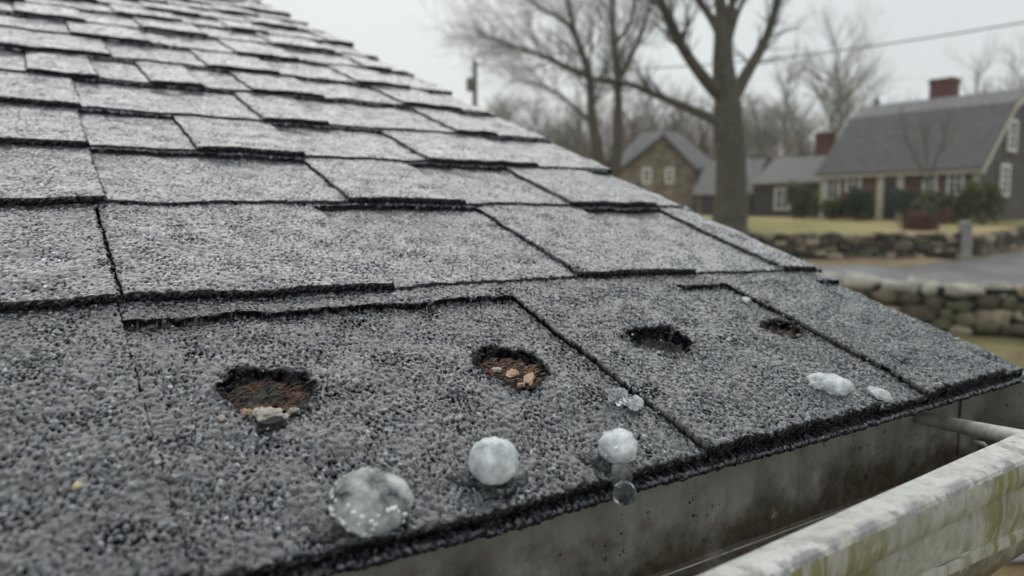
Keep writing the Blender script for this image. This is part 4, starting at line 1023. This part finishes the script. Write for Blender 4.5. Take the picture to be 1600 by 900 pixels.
def ice_lump(label, x, y, R, seed, core, shell='ice_clear', coremat='ice_core', rough=.08, film=1.5, flat=.8, elong=1.0, rot=0.0, name='hailstone', cat='hailstone', sink=.25, specks=0):
    r = ray(x, y); rh = R*flat; q = r*((rh*(1-sink)-1)/(r@NR)); u, v = q[0], q@SR
    e = empty(name, RP(np.array(u), np.array(v), np.array(local_h(u, v))), label, cat)
    roof_blob('ice_shell', M[shell], x, y, R*elong, R, rh, seed, None, None, 4, rough, sink, rot=rot, parent=e, hf=.008)
    if core: roof_blob('ice_core', M[coremat], x, y-1, R*elong*core, R*core, rh*core, seed+.3, None, None, 4, rough*1.4, sink, rot=rot, parent=e, lift=rh*(1-core)*.25, hf=.05)
    if specks:
        mb = MB(); rs = random.Random(int(seed*10)); cen_ = RP(np.array(u), np.array(v), np.array(local_h(u, v)+rh*(1-sink)))
        for i in range(specks):
            a = rs.uniform(0, 6.283); z_ = rs.uniform(-.45, .6); k_ = math.sqrt(1-z_*z_)*.985; k2 = rs.uniform(.0018, .0042)*S
            p_ = cen_+np.array([1., 0, 0])*math.cos(a)*k_*R*S+SR*math.sin(a)*k_*R*S+NR*z_*rh*S
            blob(mb, p_, np.array([k2*rs.uniform(.8, 1.8), 0, 0]), SR*k2, NR*k2, i, 1, .25, 1.0)
        part(mb, 'glint_specks', M['glint_white'], e, True)  # tiny white lumps added to imitate sparkles of light on the ice
    if film:
        mb = MB(); n = 40; cen = (u-.01, v-R*.25); vs = [RP(np.array(cen[0]), np.array(cen[1]), np.array(local_h(*cen)+TOOTH*0+.012))]; fs = []
        for ring, (k, hh) in enumerate(((.45, .011), (.8, .008), (1.0, .001), (1.02, -.008))):
            for j in range(n):
                a = 2*math.pi*j/n; w_ = 1+.5*mnoise.noise(Vector((math.cos(a)*1.3+seed, math.sin(a)*1.3, seed)))*2
                uu_ = cen[0]+math.cos(a)*R*film*elong*k*w_; vv_ = cen[1]+math.sin(a)*R*film*k*w_*.85
                vv_ = max(vv_, .985); vs.append(RP(np.array(uu_), np.array(vv_), np.array(local_h(uu_, vv_)+hh)))
        for j in range(n): fs.append((0, 1+j, 1+(j+1) % n))
        for ring in range(3):
            for j in range(n): a_, b_ = 1+ring*n+j, 1+ring*n+(j+1) % n; fs.append((a_, a_+n, b_+n, b_))
        fs.append(tuple(1+3*n+j for j in range(n))[::-1])
        mb.add(vs, fs); part(mb, 'meltwater', M['meltwater'], e, True)
    return e
ice_lump('large glassy hailstone with a cloudy top, leftmost above the shingle edge', 578, 791, .077, 1.0, 0, 'ice_large', 'ice_core', .06, 1.15, .62, specks=70)
ice_lump('smooth round milky white hailstone, second from the left above the shingle edge', 770, 727, .0545, 2.0, 0, 'ice_milky', film=1.35, flat=.92, rough=.045)
ice_lump('small round frosty hailstone just above the hanging drop', 964, 705, .047, 3.0, 0, 'ice_milky', 'ice_core', .07, 1.45, .85, specks=14)
ice_lump('elongated white lump of melting ice near the right end of the shingle edge', 1296, 607, .048, 4.2, 0, 'ice_milky', 'ice_core', .11, 1.4, .7, 1.5, rot=-.5)
ice_lump('translucent patch of slush right of the elongated ice lump', 1372, 620, .036, 5.1, 0, 'ice_half', film=0, flat=.35, rough=.2, name='slush_patch', cat='slush')
ice_lump('cluster of small clear ice bits by the joint below the third hole', 966, 622, .026, 6.3, 0, 'ice_half', 'ice_half', .25, 0, .8, name='ice_bit', cat='ice')
ice_lump('small clear ice bit right of its twin on the shingle joint', 992, 633, .022, 7.3, 0, 'ice_half', 'ice_half', .25, 0, .8, name='ice_bit', cat='ice')
ice_lump('tiny white ice pellet on the joint near the upper right shingle', 1167, 467, .017, 8.3, 0, 'ice_milky', film=0, rough=.15, flat=.7, elong=1.2, name='ice_pellet', cat='ice')
# drop hanging at the shingle edge
dq = at_y(975, 771, .895*math.cos(AL)+math.sin(AL)*1.0); mb = MB()
r = ray(975, 771); dq = CAM+r*(1.205*S/r[1])
blob(mb, dq, np.array([.0265*S, 0, 0]), np.array([0, .0265*S, 0]), np.array([0, 0, .029*S]), 1.5, 4, .02, 1.0)
r2 = ray(971, 744); q2_ = CAM+r2*(1.235*S/r2[1])
b2 = MB(); blob(b2, q2_, np.array([.027*S, 0, 0]), np.array([0, .02*S, 0]), np.array([0, 0, .030*S]), 2.5, 3, .15, 1.0, .02)
ed = empty('water_drop', dq, 'clear water drop hanging from the shingle edge below the small frosty hailstone', 'water drop')
part(mb, 'drop', M['water'], ed, True); part(b2, 'neck', M['ice_clear'], ed, True)
# debris in and around the holes
def hole_floor(x, y, h): r = ray(x, y); q = r*((h-1)/(r@NR)); return q[0], q@SR
def crumb(name, mat, x, y, ru, rv_, rh, h, seed, label, cat='debris', rough=.35, rot=0.0, group=None, sub=2):
    u, v = hole_floor(x, y, h); mb = MB(); c = RP(np.array(u), np.array(v), np.array(h))
    ax = np.array([1., 0, 0])*math.cos(rot)+SR*math.sin(rot); ay = -np.array([1., 0, 0])*math.sin(rot)+SR*math.cos(rot)
    blob(mb, c, ax*ru*S, ay*rv_*S, NR*rh*S, seed, sub, rough, .9)
    return solo(mb, name, mat, label, cat, group, smooth=False)
crumb('debris_crumb', M['cream_crumb'], 418, 650, .028, .020, .014, .006, 1, 'pale cream crumb cluster at the lower lip of the leftmost hail hole')
crumb('debris_crumb', M['cream_crumb'], 402, 645, .012, .012, .009, .006, 11, 'small cream crumb just left of the cream cluster below the leftmost hole')
crumb('debris_crumb', M['tan_flake'], 384, 645, .012, .010, .008, .006, 2, 'orange tan crumb at the lower left lip of the leftmost hail hole')
crumb('debris_crumb', M['cream_crumb'], 446, 651, .007, .008, .006, .006, 3, 'tiny pale crumb right of the cream cluster at the leftmost hole')
crumb('debris_crumb', M['cream_crumb'], 458, 641, .011, .006, .006, .006, 13, 'thin pale crumb at the lower right lip of the leftmost hail hole')
crumb('debris_crumb', M['cream_crumb'], 346, 654, .008, .008, .006, .006, 14, 'lone pale crumb on the shingle left of the leftmost hole')
crumb('debris_crumb', M['asphalt_crumb'], 424, 664, .030, .018, .012, .004, 4, 'black asphalt crumb below the cream cluster of the leftmost hole')
crumb('debris_flake', M['tan_flake'], 800, 583, .026, .012, .005, -.004, 5, 'tan flake lying inside the second hail hole, the upper of two', rot=.5)
crumb('debris_flake', M['tan_flake'], 826, 592, .032, .012, .006, .004, 6, 'longer tan flake at the lower lip of the second hail hole', rot=.75)
crumb('debris_flake', M['tan_flake'], 814, 601, .010, .008, .005, .006, 16, 'small tan chip lowest below the second hail hole')
crumb('debris_flake', M['cream_crumb'], 776, 577, .013, .007, .005, -.006, 17, 'dull grey flake left of the tan flakes in the second hole')
crumb('debris_flake', M['tan_flake'], 1060, 557, .010, .013, .008, .002, 7, 'small yellow tan chip at the right lip of the third hail hole')
crumb('debris_flake', M['tan_flake'], 1248, 524, .012, .007, .004, -.002, 8, 'small brown flake in the rightmost hail hole')
crumb('debris_grain', M['yellow_grain'], 121, 760, .0085, .0085, .008, .024, 9, 'pale yellow grain on the near left shingle', rough=.1)
# torn asphalt crumbs round the hole rims
tm = MB(); rt2 = random.Random(12)
for hu, hv, ru, rv_, rusty, dep in HOLES:
    for i in range(150):
        a = rt2.uniform(0, 2*math.pi); k_ = rt2.gauss(.975, .045); s_ = rt2.uniform(.0024, .0065)
        dv = math.sin(a)*k_; depth_ = -dep*min(1, max(.18, .62+.42*dv))
        hb_ = local_h(hu, hv+dv*rv_)+(depth_*rt2.random() if k_ < 1 else .001)
        blob(tm, RP(np.array(hu+math.cos(a)*k_*ru), np.array(hv+dv*rv_), np.array(hb_)), np.array([s_*S*rt2.uniform(.8, 2), 0, 0]), SR*s_*S*rt2.uniform(.7, 1.3), NR*s_*.7*S, i, 0, .4, 1)
to = part(tm, 'torn_asphalt', M['asphalt_crumb'], HOUSE); to['kind'] = 'stuff'
# frayed mat fibres in the two open holes
for hi, mt_ in ((0, 'twig_brown'), (1, 'tan_fibre')):
    hu, hv, ru, rv_, rusty, dep = HOLES[hi]; fb_ = MB()
    for i in range(70):
        a = rt2.uniform(0, 6.283); k_ = math.sqrt(rt2.random())*.85; uu_ = hu+math.cos(a)*k_*ru; dv = math.sin(a)*k_; hh = local_h(hu, hv+dv*rv_)-dep*max(.18, .62+.42*dv)+.005
        d_ = rt2.uniform(-.6, .6); l_ = rt2.uniform(.008, .03)
        p0_ = RP(np.array(uu_), np.array(hv+dv*rv_), np.array(hh)); p1_ = RP(np.array(uu_+l_*math.cos(d_)), np.array(hv+dv*rv_+l_*math.sin(d_)), np.array(hh+rt2.uniform(-.002, .008)))
        fb_.tube([p0_, (p0_+p1_)/2+NR*.002*S, p1_], [.0013*S, .0012*S, .0006*S], 4, False)
    fo = part(fb_, 'mat_fibres', M[mt_], HOUSE); fo['kind'] = 'stuff'
# loose granules scattered over the lowest courses
lg = MB(); rg = random.Random(77)
for i in range(240):
    u = rg.uniform(-.1, 3.1); v = rg.uniform(1.0, 2.6); s_ = rg.uniform(.0018, .0045)
    hh = float(local_h(u, v if v < 2.03 else v-.9))+TOOTH*.6
    blob(lg, RP(np.array(u), np.array(v), np.array(hh)), np.array([s_*S, 0, 0]), SR*s_*S, NR*s_*.7*S, i, 0, .3, 1)
solo(lg, 'loose_granules', M['cream_crumb'], None, None, kind='stuff')
# ================================================================ HAZE
HAZE = 0.0006
if HAZE:
    mb = MB(); mb.box((-330, -330, -1.3), (660, 0, 0), (0, 660, 0), (0, 0, 31))
    q = NM('haze'); q.t.nodes.remove(q.b); pv = q.n('ShaderNodeVolumePrincipled')
    pv.inputs['Color'].default_value = (0.93, 0.95, 0.97, 1); pv.inputs['Density'].default_value = HAZE; pv.inputs['Anisotropy'].default_value = 0.2
    q.l(pv.outputs[0], q.out.inputs['Volume']); hz = mb.build('haze', q.m); hz['kind'] = 'stuff'
